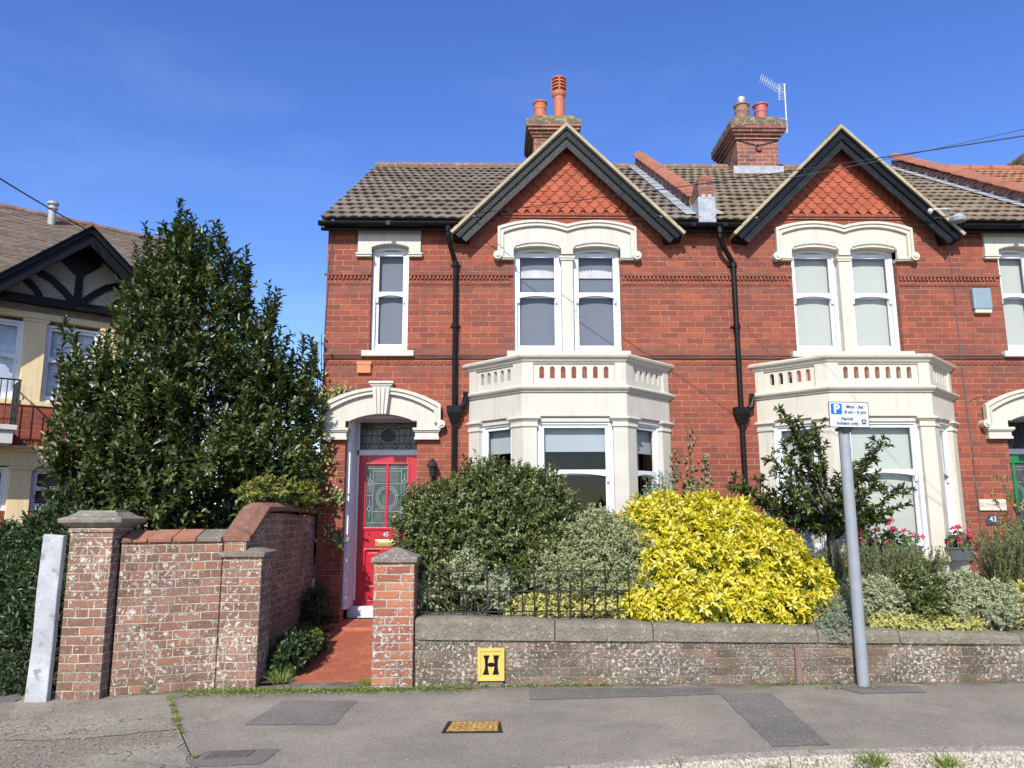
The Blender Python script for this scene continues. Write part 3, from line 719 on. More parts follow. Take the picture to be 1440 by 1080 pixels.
    for sx in (-1, 1):
        c = (gx+sx*1.0, 5.27)
        h.cyl((c[0], YF-0.12, c[1]), (c[0], YF-0.0, c[1]), 0.062, 16); h.cyl((c[0], YF-0.135, c[1]), (c[0], YF-0.1, c[1]), 0.03, 10)
        h.box(min(gx+sx*0.76, gx+sx*0.955), max(gx+sx*0.76, gx+sx*0.955), YF-0.075, YF+0.09, 5.215, 5.258)
        h.box(min(gx+sx*0.755, gx+sx*0.97), max(gx+sx*0.755, gx+sx*0.97), YF-0.09, YF+0.09, 5.235, 5.25)
    h.build('hood_mould', S, R, bevel=0.006)
    plate.build('lintel', S, R, bevel=0.004)
    p = MB(); p.box(gx-0.083, gx+0.083, YF-0.012, YF+0.12, 3.87, 5.30); p.box(gx-0.115, gx+0.115, YF-0.04, YF+0.1, 5.25, 5.285); p.box(gx-0.10, gx+0.10, YF-0.03, YF+0.1, 5.22, 5.25)
    p.build('mullion', S, R, bevel=0.005)
    p = MB(); p.box(gx-0.77, gx+0.77, YF+0.192, YF+0.205, 5.34, 5.47); p.build('head_board', M['white'], R)
    sl = MB(); sl.box(gx-0.87, gx+0.87, YF-0.10, YF+0.12, 3.785, 3.87); sl.build('sill', S, R, bevel=0.006)
    for i, (a, b) in enumerate(((-0.77, -0.085), (0.085, 0.77))):
        sash_window(R, gx+a, gx+b, 3.875, 5.44, 4.72, YF+0.10, arch=0.05, blind=blindset[0], lace=(5.10, 5.02) if sg < 0 else None)
    # ---- small window over the door
    l = MB(); a, b = wx0-0.2, wx1+0.17
    l.prism([(a, 5.33), (a, 5.67), (b, 5.67), (b, 5.33), (wx1+0.0, 5.33), (wx1, 5.40)]+arc(wx1, wx0, 5.40, 0.05, 10)[1:]+[(wx0, 5.33)], YF-0.045, YF+0.10)
    for q0, q1 in ((a-0.02, wx0), (wx1, b+0.02)):
        l.box(q0+0.02, q1-0.02 if q1 == b+0.02 else q1, YF-0.046, YF+0.09, 5.27, 5.33); l.box(q0-0.01, q1+0.01, YF-0.075, YF+0.08, 5.285, 5.31); l.box(q0, q1, YF-0.06, YF+0.085, 5.255, 5.284)
    l.build('lintel', S, R, bevel=0.004)
    n = 11
    l = MB()
    for i in range(n):
        x = wx0+0.03+(wx1-wx0-0.06)*i/(n-1); zz = 5.425+0.048*(1-(2*i/(n-1)-1)**2)
        l.cyl((x, YF-0.052, zz), (x, YF-0.0451, zz), 0.016, 8)
    l.build('scallop_trim', S, R)
    sl = MB(); sl.box(wx0-0.10, wx1+0.10, YF-0.08, YF+0.1, 3.80, 3.88); sl.build('sill', S if sg < 0 else M['white'], R, bevel=0.005)
    sash_window(R, wx0, wx1, 3.89, 5.45, 4.72, YF+0.09, arch=0.05, blind=blindset[0])
    # ---- bay
    B = MB(); bay_band(B, gx, [(-0.0, 2.865), (0.0, 2.90), (0.0, 3.175), (0.0, 3.24)])
    B.loft([bay_ring(-0.14, 2.80, gx), bay_ring(-0.14, 2.86, gx)]) if False else None
    bay = B.build('bay', S, R, bevel=0.006)
    B = MB(); bay_band(B, gx, [(0.0, -0.05), (0.0, 1.0)]); B.build('plinth', S, R, bevel=0.006)
    sb = MB(); bay_band(sb, gx, [(0.06, 1.0), (0.075, 1.02), (0.075, 1.07), (0.0, 1.10)]); sb.build('sill', S, R, bevel=0.004)
    cn = MB(); bay_band(cn, gx, [(0.0, 3.175), (0.022, 3.182), (0.03, 3.20), (0.055, 3.215), (0.07, 3.235), (0.07, 3.25), (0.0, 3.285)]); cn.build('cornice', S, bay, bevel=0.002)
    cp = MB(); bay_sweep(cp, gx, [(-0.14, 3.595), (0.01, 3.585), (0.022, 3.60), (0.03, 3.62), (0.065, 3.64), (0.075, 3.665), (0.045, 3.69), (-0.06, 3.705), (-0.14, 3.70)])
    cp.build('coping', S, bay, bevel=0.002)
    fl = MB(); bay_band(fl, gx, [(-0.02, 3.24), (-0.02, 3.27)]); fl.build('roof', M['lead'], bay)
    # balustrade panels with arched piercings
    par = MB()
    def bal(mb, x0, x1, nh, e0, e1):
        # e0,e1 solid pier widths; thin recessed panel between
        yo = 0.0
        mb.prism([(x0+e0, 3.24), (x1-e1, 3.24), (x1-e1, 3.59), (x0+e0, 3.59)], 0.028, 0.10, holes_row(x0+e0+0.04, x1-e1-0.04, 3.37, 3.53, nh, 0.062))
        for a, b in ((x0, x0+e0), (x1-e1, x1)): mb.box(a, b, 0.0, 0.13, 3.24, 3.59)
        t = 0.03
        mb.box(x0+e0, x1-e1, 0.006, 0.0279, 3.565, 3.59)
    Mf = Matrix.Translation((gx-0.68, YF-0.72, 0))
    par.M = Mf; bal(par, 0, 1.36, 7, 0.145, 0.145)
    par.M = side_matrix(gx, -1); bal(par, 0, BAYL, 5, 0.13, 0.17)
    par.M = side_matrix(gx, 1); bal(par, 0, BAYL, 5, 0.17, 0.13)
    par.build('balustrade', S, bay, bevel=0.004)
    # columns: outline follows the corner
    def column(pts, cappts):
        c = MB(); c.prism(pts, 1.08, 2.75, plane='xy')
        cx = sum(p[0] for p in pts)/len(pts); cy = sum(p[1] for p in pts)/len(pts)
        def gro(o): 
            r = []
            n = len(pts)
            for i in range(n):
                p0 = Vector(pts[i-1]); p1 = Vector(pts[i]); p2 = Vector(pts[(i+1) % n])
                a = (p1-p0).normalized(); b = (p2-p1).normalized(); na = Vector((a.y, -a.x)); nb = Vector((b.y, -b.x))
                k = 1+na.dot(nb); r.append(tuple(p1+(na+nb)*(o/max(k, 0.2))))
            return r
        prof = [(0.0, 2.72), (0.018, 2.735), (0.018, 2.75), (0.008, 2.765), (0.008, 2.795), (0.03, 2.82), (0.048, 2.835), (0.048, 2.852), (0.03, 2.866)]
        c.loft([[(x, y, z) for x, y in gro(o)] for o, z in prof])
        return c.build('column', S, bay, bevel=0.003)
    t8 = math.tan(PI/8); wA = 0.185; wS = 0.20; dp = 0.13
    for sx in (-1, 1):
        # corner pillar: from front face wA inwards to the side wS along the cant
        c0 = Vector((gx+sx*0.68, YF-0.72)); u = Vector((sx*math.sqrt(0.5), math.sqrt(0.5))); inn = Vector((-sx*math.sqrt(0.5), math.sqrt(0.5)))
        f0 = c0+Vector((-sx*wA, 0)); s0 = c0+u*wS
        pts = [f0, c0, s0, s0+inn*dp, c0+Vector((-sx*dp*t8, dp)), f0+Vector((0, dp))]
        pts = [tuple(q) for q in (pts if sx > 0 else pts[::-1])]
        column(pts, None)
        e = Vector((gx+sx*1.40, YF)); p0 = e-u*0.20
        pts = [p0, e, e+Vector((0, 0.02)), e+inn*dp+Vector((0, 0.05)), p0+inn*dp]
        pts = [tuple(q) for q in (pts if sx > 0 else pts[::-1])]
        column(pts, None)
    # underside beam set back and mould over the windows
    bm_ = MB()
    bm_.M = Mf; bm_.box(0.17, 1.19, 0.035, 0.16, 2.80, 2.88); bm_.box(0.19, 1.17, 0.02, 0.036, 2.855, 2.875)
    bm_.M = side_matrix(gx, -1); bm_.box(0.15, BAYL-0.18, 0.035, 0.16, 2.80, 2.88)
    bm_.M = side_matrix(gx, 1); bm_.box(0.18, BAYL-0.15, 0.035, 0.16, 2.80, 2.88)
    bm_.build('lintel', S, bay)
    bs, bz = blindset[1], blindset[2]
    sash_window(R, 0.185, 1.175, 1.10, 2.82, 2.12, 0.06, Mx=Mf, blind=bs, blind_z=bz, fr=0.055)
    sash_window(R, 0.20, BAYL-0.20, 1.10, 2.82, 2.12, 0.06, Mx=side_matrix(gx, -1), blind=bs, blind_z=bz)
    sash_window(R, 0.20, BAYL-0.20, 1.10, 2.82, 2.12, 0.06, Mx=side_matrix(gx, 1), blind=bs, blind_z=bz)
    # rooms behind the glass
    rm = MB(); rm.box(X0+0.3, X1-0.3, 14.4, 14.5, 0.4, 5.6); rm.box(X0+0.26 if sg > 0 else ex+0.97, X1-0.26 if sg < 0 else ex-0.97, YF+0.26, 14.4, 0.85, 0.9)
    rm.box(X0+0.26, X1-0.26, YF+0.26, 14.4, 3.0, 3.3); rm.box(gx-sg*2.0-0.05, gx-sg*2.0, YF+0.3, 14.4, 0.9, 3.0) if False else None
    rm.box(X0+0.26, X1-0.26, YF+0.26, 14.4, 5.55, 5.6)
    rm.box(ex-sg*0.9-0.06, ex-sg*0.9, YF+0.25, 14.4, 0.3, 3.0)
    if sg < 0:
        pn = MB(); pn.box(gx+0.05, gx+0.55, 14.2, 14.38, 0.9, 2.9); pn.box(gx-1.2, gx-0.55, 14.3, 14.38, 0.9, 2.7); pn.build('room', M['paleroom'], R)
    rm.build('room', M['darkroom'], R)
    # ---- entrance: stucco arch
    a = MB(); zc = 2.88
    pout = [(-0.80, 2.79), (-0.80, 3.10)]+arc(-0.80, 0.80, 3.10, 0.22, 18)[1:-1]+[(0.80, 3.10), (0.80, 2.79)]
    pin = [(0.49, 2.79), (0.49, 2.89), (0.43, 2.89)]+arc(0.41, -0.41, 2.905, 0.08, 12)+[(-0.43, 2.89), (-0.49, 2.89), (-0.49, 2.79)]
    a.prism([(ex+x, z) for x, z in pout+pin], YF-0.05, YF+0.10)
    a.build('arch', S, R, bevel=0.005)
    h = MB()
    for i0, i1, yo in ((0.0, 0.04, 0.12), (0.04, 0.062, 0.095), (0.062, 0.09, 0.105)):
        def pth(i): return [(-(0.82-i), 2.86), (-(0.82-i), 3.115-i)]+[(x, z) for x, z in arc(-(0.82-i), 0.82-i, 3.115-i, 0.235, 20)][1:-1]+[(0.82-i, 3.115-i), (0.82-i, 2.86)]
        h.prism([(ex+x, z) for x, z in pth(i0)+pth(i1)[::-1]], YF-yo, YF-0.045)
    for sx in (-1, 1):
        c = ex+sx*0.83
        h.cyl((c, YF-0.13, 2.84), (c, YF, 2.84), 0.055, 16); h.cyl((c, YF-0.15, 2.84), (c, YF-0.1, 2.84), 0.026, 10)
        p0, p1 = sorted((ex+sx*0.47, ex+sx*0.79))
        h.box(p0, p1, YF-0.07, YF+0.09, 2.66, 2.785); h.box(p0-0.03, p1+0.03, YF-0.11, YF+0.1, 2.755, 2.79); h.box(p0-0.018, p1+0.018, YF-0.09, YF+0.1, 2.735, 2.756); h.box(p0-0.01, p1+0.01, YF-0.085, YF+0.1, 2.63, 2.665)
    h.build('hood_mould', S, R, bevel=0.006)
    ks = MB()
    for i in range(4):
        u0 = -1+2*i/4+0.06; u1 = -1+2*(i+1)/4-0.06
        ks.prism([(ex+u0*0.085, 2.97), (ex+u1*0.085, 2.97), (ex+u1*0.125, 3.34), (ex+u0*0.125, 3.34)], YF-0.155, YF-0.13)
    ks.prism([(ex-0.085, 2.985), (ex+0.085, 2.985), (ex+0.125, 3.34), (ex-0.125, 3.34)], YF-0.1305, YF-0.02)
    ks.box(ex-0.17, ex+0.17, YF-0.17, YF-0.01, 3.395, 3.43); ks.box(ex-0.15, ex+0.15, YF-0.15, YF-0.01, 3.365, 3.395); ks.box(ex-0.13, ex+0.13, YF-0.135, YF-0.01, 3.34, 3.365)
    ks.build('keystone', S, R, bevel=0.005)
    # lining, frame, fanlight, door
    YD = YF+0.66
    df = MB()
    df.box(ex-0.49, ex-0.44, YF+0.13, YD+0.08, 0.36, 2.95); df.box(ex+0.478, ex+0.49, YF+0.13, YD+0.08, 0.36, 2.95)
    for q in (0.17, 0.24, 0.31, 0.42): df.box(ex-0.44, ex-0.43, YF+q, YF+q+0.03, 0.36, 2.95)
    df.box(ex-0.49, ex+0.49, YF+0.11, YD+0.08, 2.95, 3.0); df.box(ex-0.44, ex+0.44, YD-0.02, YD+0.08, 2.47, 2.55)
    df.box(ex-0.44, ex-0.41, YD-0.02, YD+0.08, 0.36, 2.95); df.box(ex+0.431, ex+0.44, YD-0.02, YD+0.08, 0.36, 2.95)
    df.box(ex-0.50, ex+0.50, YD-0.12, YD+0.08, 0.20, 0.355)
    fo = df.build('door_frame', M['doorframe'], R, bevel=0.004)
    fg = MB(); fg.box(ex-0.41, ex+0.41, YD+0.02, YD+0.03, 2.55, 2.95); fan = fg.build('fanlight', M['lg_fan'], R)
    cm = MB()
    def line(mb, x0, z0, x1, z1, y, w=0.005): mb.tube([(x0, y, z0), (x1, y, z1)], w, 5)
    yy = YD+0.018
    for x in (-0.32, -0.24, -0.16, -0.1, 0.1, 0.16, 0.24, 0.32): line(cm, ex+x, 2.64, ex+x, 2.87, yy)
    for z in (2.64, 2.76, 2.87): line(cm, ex-0.41, z, ex+0.41, z, yy)
    for x in (-0.3, -0.1, 0.1, 0.3):
        for a0 in range(4): line(cm, ex+x+0.05*math.cos(a0*PI/2), 2.60+0.035*math.sin(a0*PI/2), ex+x+0.05*math.cos((a0+1)*PI/2), 2.60+0.035*math.sin((a0+1)*PI/2), yy)
    cm.tube([(ex+0.09*math.cos(t), yy-0.003, 2.76+0.085*math.sin(t)) for t in [2*PI*k/24 for k in range(25)]], 0.008, 5)
    cm.lathe((0, 0, 0), [(0.001, 0), (0.001, 0.001)], 4)
    dsk = MB(); dsk.cyl((ex, yy+0.004, 2.76), (ex, yy-0.004, 2.76), 0.075, 20); cm.v, cm.f = cm.v+dsk.v, cm.f+[tuple(i+len(cm.v) for i in f) for f in dsk.f]
    cm.build('glazing_bars', M['camed'], fan)
    dm = 'door' if sg < 0 else 'doorg'
    d = MB(); X = lambda v: ex+v
    dw = 0.43; z0, z1 = 0.36, 2.47
    d.box(X(-dw), X(-0.31), YD, YD+0.05, z0, z1); d.box(X(0.31), X(dw), YD, YD+0.05, z0, z1)
    d.box(X(-0.31), X(0.31), YD+0.001, YD+0.05, 2.34, z1); d.box(X(-0.31), X(0.31), YD+0.001, YD+0.05, 1.14, 1.44)
    d.box(X(-0.31), X(0.31), YD+0.001, YD+0.05, z0, 0.60); d.box(X(-0.045), X(0.045), YD+0.001, YD+0.05, 0.60, 1.14)
    d.box(X(-0.022), X(0.022), YD-0.008, YD+0.045, 1.44, 2.34)
    d.box(X(-0.31), X(-0.045), YD+0.022, YD+0.04, 0.60, 1.14); d.box(X(0.045), X(0.31), YD+0.022, YD+0.04, 0.60, 1.14)
    for a_, b_ in ((-0.31, -0.045), (0.045, 0.31)):       # raised beads round the lower panels
        for q in ((a_, b_, 0.60, 0.622), (a_, b_, 1.118, 1.14), (a_, a_+0.022, 0.622, 1.118), (b_-0.022, b_, 0.622, 1.118)): d.box(X(q[0]), X(q[1]), YD-0.010, YD+0.022, q[2], q[3])
        d.box(X(a_+0.06), X(b_-0.06), YD+0.010, YD+0.023, 0.66, 1.08)
    for q in ((-0.33, 0.33, 1.40, 1.44), (-0.33, 0.33, 2.34, 2.36), (-0.33, -0.30, 1.44, 2.34), (0.30, 0.33, 1.44, 2.34)): d.box(X(q[0]), X(q[1]), YD-0.016, YD-0.0001, q[2], q[3])
    d.box(X(-dw), X(dw), YD-0.03, YD-0.001, z0, z0+0.07)
    door = d.build('door', M[dm], R, bevel=0.004)
    dg = MB(); dg.box(X(-0.31), X(0.31), YD+0.018, YD+0.028, 1.44, 2.34); gl = dg.build('leaded_glass', M['lg_door'], door)
    cm = MB(); yy = YD+0.015
    for s_ in (-1, 1):
        xi = 0.205; xo = 0.295
        line(cm, X(s_*xi), 1.50, X(s_*xi), 2.28, yy, 0.004); line(cm, X(s_*xo), 1.45, X(s_*xo), 2.33, yy, 0.004)
        for z in (1.50, 2.28, 1.89): line(cm, X(s_*xo), z, X(s_*xi), z, yy, 0.004)
        for zc_ in (1.70, 2.08):
            q = [(0, 0.045), (0.032, 0), (0, -0.045), (-0.032, 0)]; mx = s_*0.25
            for k in range(4): line(cm, X(mx+q[k][0]), zc_+q[k][1], X(mx+q[(k+1) % 4][0]), zc_+q[(k+1) % 4][1], yy, 0.005)
            line(cm, X(mx), zc_+0.045, X(mx), zc_+0.13, yy, 0.004); line(cm, X(mx), zc_-0.045, X(mx), zc_-0.13, yy, 0.004)
    for z in (1.50, 1.66, 2.06, 2.28, 2.24): line(cm, X(-0.205), z, X(0.205), z, yy, 0.004)
    for rr in (0.155, 0.125): cm.tube([(X(rr*math.cos(t)), yy, 1.86+rr*1.08*math.sin(t)) for t in [2*PI*k/24 for k in range(25)]], 0.005, 5)
    cm.build('glazing_bars', M['came'], door)
    if sg < 0:
        lb = MB(); lb.box(X(-0.15), X(0.15), YD-0.008, YD-0.0005, 1.17, 1.26); lb.box(X(-0.10), X(0.10), YD-0.016, YD-0.008, 1.19, 1.24); lb.build('letterbox', M['brass'], door, bevel=0.003)
        text_mesh('house_number', '45', 0.085, Matrix.Translation((X(-0.0), YD-0.004, 1.335)) @ FRONT, M['white'], door, 0.002)
    kn = MB(); kn.lathe((0, 0, 0), [(0.012, 0), (0.012, 0.02), (0.028, 0.035), (0.03, 0.055), (0.015, 0.07), (0.002, 0.072)], 14)
    kn.v = [(X(0.36)+p[0], YD-p[2], 1.25+p[1]) for p in kn.v]; kn.build('handle', M['brass'], door, smooth=True)
    st_ = MB(); st_.box(ex-0.62, ex+0.62, YF-0.42, YF+0.42, 0.05, 0.205); st_.build('step', M['step'], R, bevel=0.012)
    return R, ex
M['ridge'] = lichen_stuff('weathered_ridge_tile', (0.27, 0.15, 0.105), (0.32, 0.26, 0.2), (0.16, 0.11, 0.08), 0.6, 7)
M['brick_d'] = brick('dark_moulded_brick', [(0, (0.10, 0.045, 0.035)), (1, (0.2, 0.075, 0.05))], (0.25, 0.14, 0.1), ms=0.004, soot=0.5)
M['step'] = brick('red_quarry_tiles', [(0, (0.32, 0.085, 0.042)), (0.6, (0.38, 0.105, 0.052)), (1, (0.42, 0.14, 0.07))], (0.24, 0.10, 0.06), bw=0.152, bh=0.152, ms=0.004, seed=3, mdepth=0.002, wob=0.001, soot=0.25, sootcol=(0.2, 0.07, 0.045))
# ================================================================== ground
def sheet(name, poly, z, mat, zs=None):
    mb = MB(); mb.v = [(x, y, z) for x, y in poly] if zs is None else [(x, y, q) for (x, y), q in zip(poly, zs)]
    tri = tessellate_polygon([[Vector((x, y, 0)) for x, y in poly]]); mb.f = [tuple(t) for t in tri]
    me = bpy.data.meshes.new(name); me.from_pydata(mb.v, [], mb.f); me.update()
    if me.polygons[0].normal.z < 0: me.flip_normals()
    o = link_mesh(me, name, mat); return tag(o, kind='structure')
def groundmat(name, base, agg=(0.45, 0.43, 0.4), amt=0.35, ascale=220, patch=0.25, pcol=None, bump=0.004, big=1.2, cracks=0.0, litter=0.0):
    t = NT(name); P = t.pos(); pcol = pcol or tuple(x*0.5 for x in base)
    sx = t.t.nodes.new('ShaderNodeSeparateXYZ'); t.t.links.new(P, sx.inputs[0])
    c = t.mix(t.rng(t.noise(P, big, 9, 0.68), 0.35, 0.65), tuple(min(1, x*1.12) for x in base), tuple(x*0.72 for x in base))
    c = t.mix(t.rng(t.noise(P, 0.9, 7, 0.7), 0.52, 0.66, 0, patch), c, pcol)
    c = t.mix(t.rng(t.noise(P, 4.5, 8, 0.75), 0.60, 0.70, 0, patch*1.4), c, tuple(x*0.42 for x in base))
    n = t.noise(P, ascale, 3, 0.8); n2 = t.noise(P, 42, 5, 0.75)
    c = t.mix(t.rng(n, 0.5, 0.66, 0, amt), c, agg); c = t.mix(t.rng(n2, 0.48, 0.30, 0, amt*1.5), c, tuple(x*0.35 for x in base))
    c = t.mix(t.rng(n2, 0.56, 0.72, 0, amt), c, agg)
    v = t.n('TexVoronoi', 0, Vector=P, Scale=30.0)
    sp = t.m('MULTIPLY', t.rng(v, 0.24, 0.16), t.rng(t.n('TexNoise', 0, Vector=P, Scale=11.0), 0.55, 0.6, 0, 0.75)); c = t.mix(sp, c, (0.62, 0.58, 0.5))
    v3 = t.n('TexVoronoi', 0, Vector=P, Scale=19.0)
    sp = t.m('MULTIPLY', t.rng(v3, 0.2, 0.14), t.rng(t.n('TexNoise', 0, Vector=P, Scale=7.0), 0.56, 0.6, 0, 0.7)); c = t.mix(sp, c, tuple(x*0.3 for x in base))
    # damp dirt where the pavement meets the wall
    dw = t.m('MULTIPLY', t.rng(sx.outputs[1], 7.15, 7.62), t.rng(t.noise(P, 2.5, 7, 0.7), 0.35, 0.6)); c = t.mix(t.m('MULTIPLY', dw, 0.75), c, (0.09, 0.08, 0.055))
    if cracks:
        vc = t.n('TexVoronoi', 0, {'feature': 'DISTANCE_TO_EDGE'}, Vector=t.n('VectorMath', 0, {'operation': 'ADD'}, i0=P, i1=t.n('TexNoise', 1, Vector=P, Scale=3.0, Detail=6.0)), Scale=0.8)
        c = t.mix(t.rng(vc, 0.010, 0.003, 0, cracks), c, (0.07, 0.065, 0.05))
    if litter:
        v2 = t.n('TexVoronoi', 0, Vector=P, Scale=34.0); rn_ = t.n('TexVoronoi', 1, Vector=P, Scale=34.0)
        m2 = t.m('MULTIPLY', t.rng(v2, 0.4, 0.3), t.rng(t.noise(P, 2.2, 5), 0.4, 0.52, 0, litter))
        c = t.mix(m2, c, t.mix(rn_, (0.55, 0.45, 0.3), (0.22, 0.15, 0.08)))
    h = t.m('ADD', n, t.m('MULTIPLY', n2, 1.5))
    t.bsdf(Base_Color=c, Roughness=0.92, Normal=t.bump(h, bump*1.6)); return t.mat
def ragged(poly, step=0.06, j=0.005):
    out = []
    for (x0, y0), (x1, y1) in zip(poly, poly[1:]+poly[:1]):
        n = max(1, int(math.hypot(x1-x0, y1-y0)/step))
        for i in range(n): out.append((x0+(x1-x0)*i/n+random.gauss(0, j), y0+(y1-y0)*i/n+random.gauss(0, j)))
    return out
M['asphalt'] = groundmat('worn_asphalt', (0.315, 0.272, 0.205), (0.60, 0.53, 0.41), 0.5, 140, 0.5)
M['asphalt_n'] = groundmat('patched_asphalt', (0.235, 0.21, 0.175), (0.46, 0.43, 0.36), 0.55, 110, 0.25, bump=0.007)
M['asphalt_d'] = groundmat('dark_patched_asphalt', (0.225, 0.195, 0.16), (0.42, 0.38, 0.31), 0.4, 150, 0.3)
M['roadm'] = groundmat('road_asphalt', (0.24, 0.225, 0.20), (0.42, 0.4, 0.36), 0.4, 120, 0.2)
M['concrete'] = groundmat('old_concrete', (0.41, 0.36, 0.26), (0.66, 0.59, 0.45), 0.55, 90, 0.4, cracks=0.8, bump=0.008)
M['gravelc'] = groundmat('exposed_aggregate_concrete', (0.36, 0.31, 0.23), (0.66, 0.57, 0.42), 0.75, 60, 0.3, bump=0.012, litter=0.9)
M['soil'] = groundmat('garden_soil', (0.10, 0.075, 0.05), (0.2, 0.16, 0.1), 0.4, 60, 0.3, bump=0.02)
M['land'] = groundmat('distant_ground', (0.12, 0.13, 0.07), (0.2, 0.2, 0.1), 0.3, 30, 0.3)
t = NT('kerb_granite'); P = t.pos()
c = t.mix(t.rng(t.noise(P, 60, 6, 0.75), 0.44, 0.56), (0.14, 0.12, 0.10), (0.55, 0.48, 0.36)); c = t.mix(t.rng(t.noise(P, 5, 4), 0.4, 0.7, 0, 0.4), c, (0.5, 0.45, 0.36))
t.bsdf(Base_Color=c, Roughness=0.85, Normal=t.bump(t.noise(P, 60, 5, 0.7), 0.008)); M['kerb'] = t.mat

sheet('ground', [(-400, -400), (400, -400), (400, 600), (-400, 600)], -0.16, M['land'])
KX = [(-2.2, 4.95), (-0.9, 5.02), (-0.08, 5.14), (0.47, 5.26), (1.2, 5.42), (1.96, 5.53), (2.98, 5.58), (4.2, 5.60), (9, 5.62), (40, 5.7)]
sheet('road', [(-60, -12), (60, -12), (60, 5.5), (9, 5.47), (4.2, 5.45), (2.98, 5.43), (1.96, 5.38), (1.2, 5.27), (0.47, 5.11), (-0.08, 4.99), (-0.9, 4.87), (-2.2, 4.8), (-60, 4.6)], -0.115, M['roadm'])
sheet('pavement', [(-2.9, 7.8), (-2.9, 7.16), (-2.35, 6.1), (-1.93, 5.3), (-1.80, 4.95)]+KX[1:]+[(40, 7.9)], 0.0, M['asphalt'])
# kerb stones
kb = MB()
for (x0, y0), (x1, y1) in zip(KX[:-1], KX[1:]):
    n = max(1, int(round((x1-x0)/0.92)))
    for i in range(n):
        a = (x0+(x1-x0)*i/n+0.004, y0+(y1-y0)*i/n); b = (x0+(x1-x0)*(i+1)/n-0.004, y0+(y1-y0)*(i+1)/n)
        zt = 0.006; w = 0.155
        kb.loft([[(p[0], p[1]-w, -0.14), (p[0], p[1]-w+0.01, zt-0.02), (p[0], p[1]-w+0.03, zt), (p[0], p[1]+0.0, zt), (p[0], p[1]+0.0, -0.14)] for p in (a, b)])
tag(kb.build('kerb', M['kerb'], bevel=0.004), kind='structure')
sheet('driveway', [(-4.35, 7.1), (-3.5, 7.5), (-2.75, 7.5), (-2.90, 7.16), (-2.36, 6.1), (-1.94, 5.3), (-1.81, 4.90), (-9, 4.9), (-9, 7.1)], 0.003, M['gravelc'])
sheet('driveway', ragged([(-4.06, 6.83), (-4.3, 7.35), (-2.95, 7.3), (-2.90, 7.16), (-2.42, 6.22), (-2.75, 6.05), (-3.3, 5.95), (-3.7, 6.0)], 0.12, 0.02), 0.008, M['concrete'])
sheet('driveway', ragged([(-2.7, 5.75), (-2.25, 5.85), (-1.98, 5.3), (-1.85, 4.92), (-2.9, 4.92)], 0.12, 0.02), 0.008, M['concrete'])
sheet('driveway', [(-12, 20), (-12, 7.1), (-4.25, 7.1), (-4.25, 20)], 0.001, M['asphalt_d'])
sheet('pavement_patch', ragged([(2.02, 7.25), (2.5, 7.24), (2.34, 5.66), (1.93, 5.62)]), 0.005, M['asphalt_n'])
sheet('pavement_patch', ragged([(0.3, 7.5), (2.02, 7.48), (2.02, 7.2), (0.3, 7.05)]), 0.004, M['asphalt_n'])
sheet('pavement_patch', ragged([(-1.96, 6.32), (-1.26, 6.29), (-1.22, 7.08), (-1.87, 7.12)]), 0.004, M['asphalt_d'])
sheet('pavement_patch', ragged([(-2.1, 5.30), (-1.55, 5.36), (-1.5, 5.68), (-2.0, 5.66)]), 0.004, M['asphalt_d'])
sheet('pavement_patch', ragged([(3.15, 7.5), (3.95, 7.46), (3.9, 7.2), (3.3, 7.18)]), 0.005, M['asphalt_d'])
sheet('garden_bed', [(-1.0, 7.65), (9.5, 7.65), (9.5, 10.5), (-1.0, 10.5)], 0.38, M['soil'])
sheet('garden_bed', [(-7.5, 7.4), (-2.0, 7.7), (-2.0, 10.5), (-2.0, 20), (-7.5, 20)], 0.03, M['soil'])
sheet('garden_path', [(-2.08, 7.80), (-1.12, 7.80), (-1.08, 10.15), (-2.16, 10.15)], 0, M['step'], [0.01, 0.01, 0.17, 0.17])
sheet('garden_path', [(-1.12, 7.50), (-2.10, 7.50), (-2.10, 7.80), (-1.12, 7.80)], 0.012, M['concrete'])

# ================================================================== houses
RL, exL = brick_house(1.02, -1, 'stucco_l', 'brick house with red front door and flat grey upper windows', ('pane_fill', 'blindw', (2.42, 2.84)), -2.42, 3.02, 'tile', 0)
RR, exR = brick_house(5.05, 1, 'stucco_r', 'brick house with cream blinds in every window, behind the parking sign', ('blind', 'blind', (1.1, 2.84)), 3.02, 8.46, 'tile_r', 1)

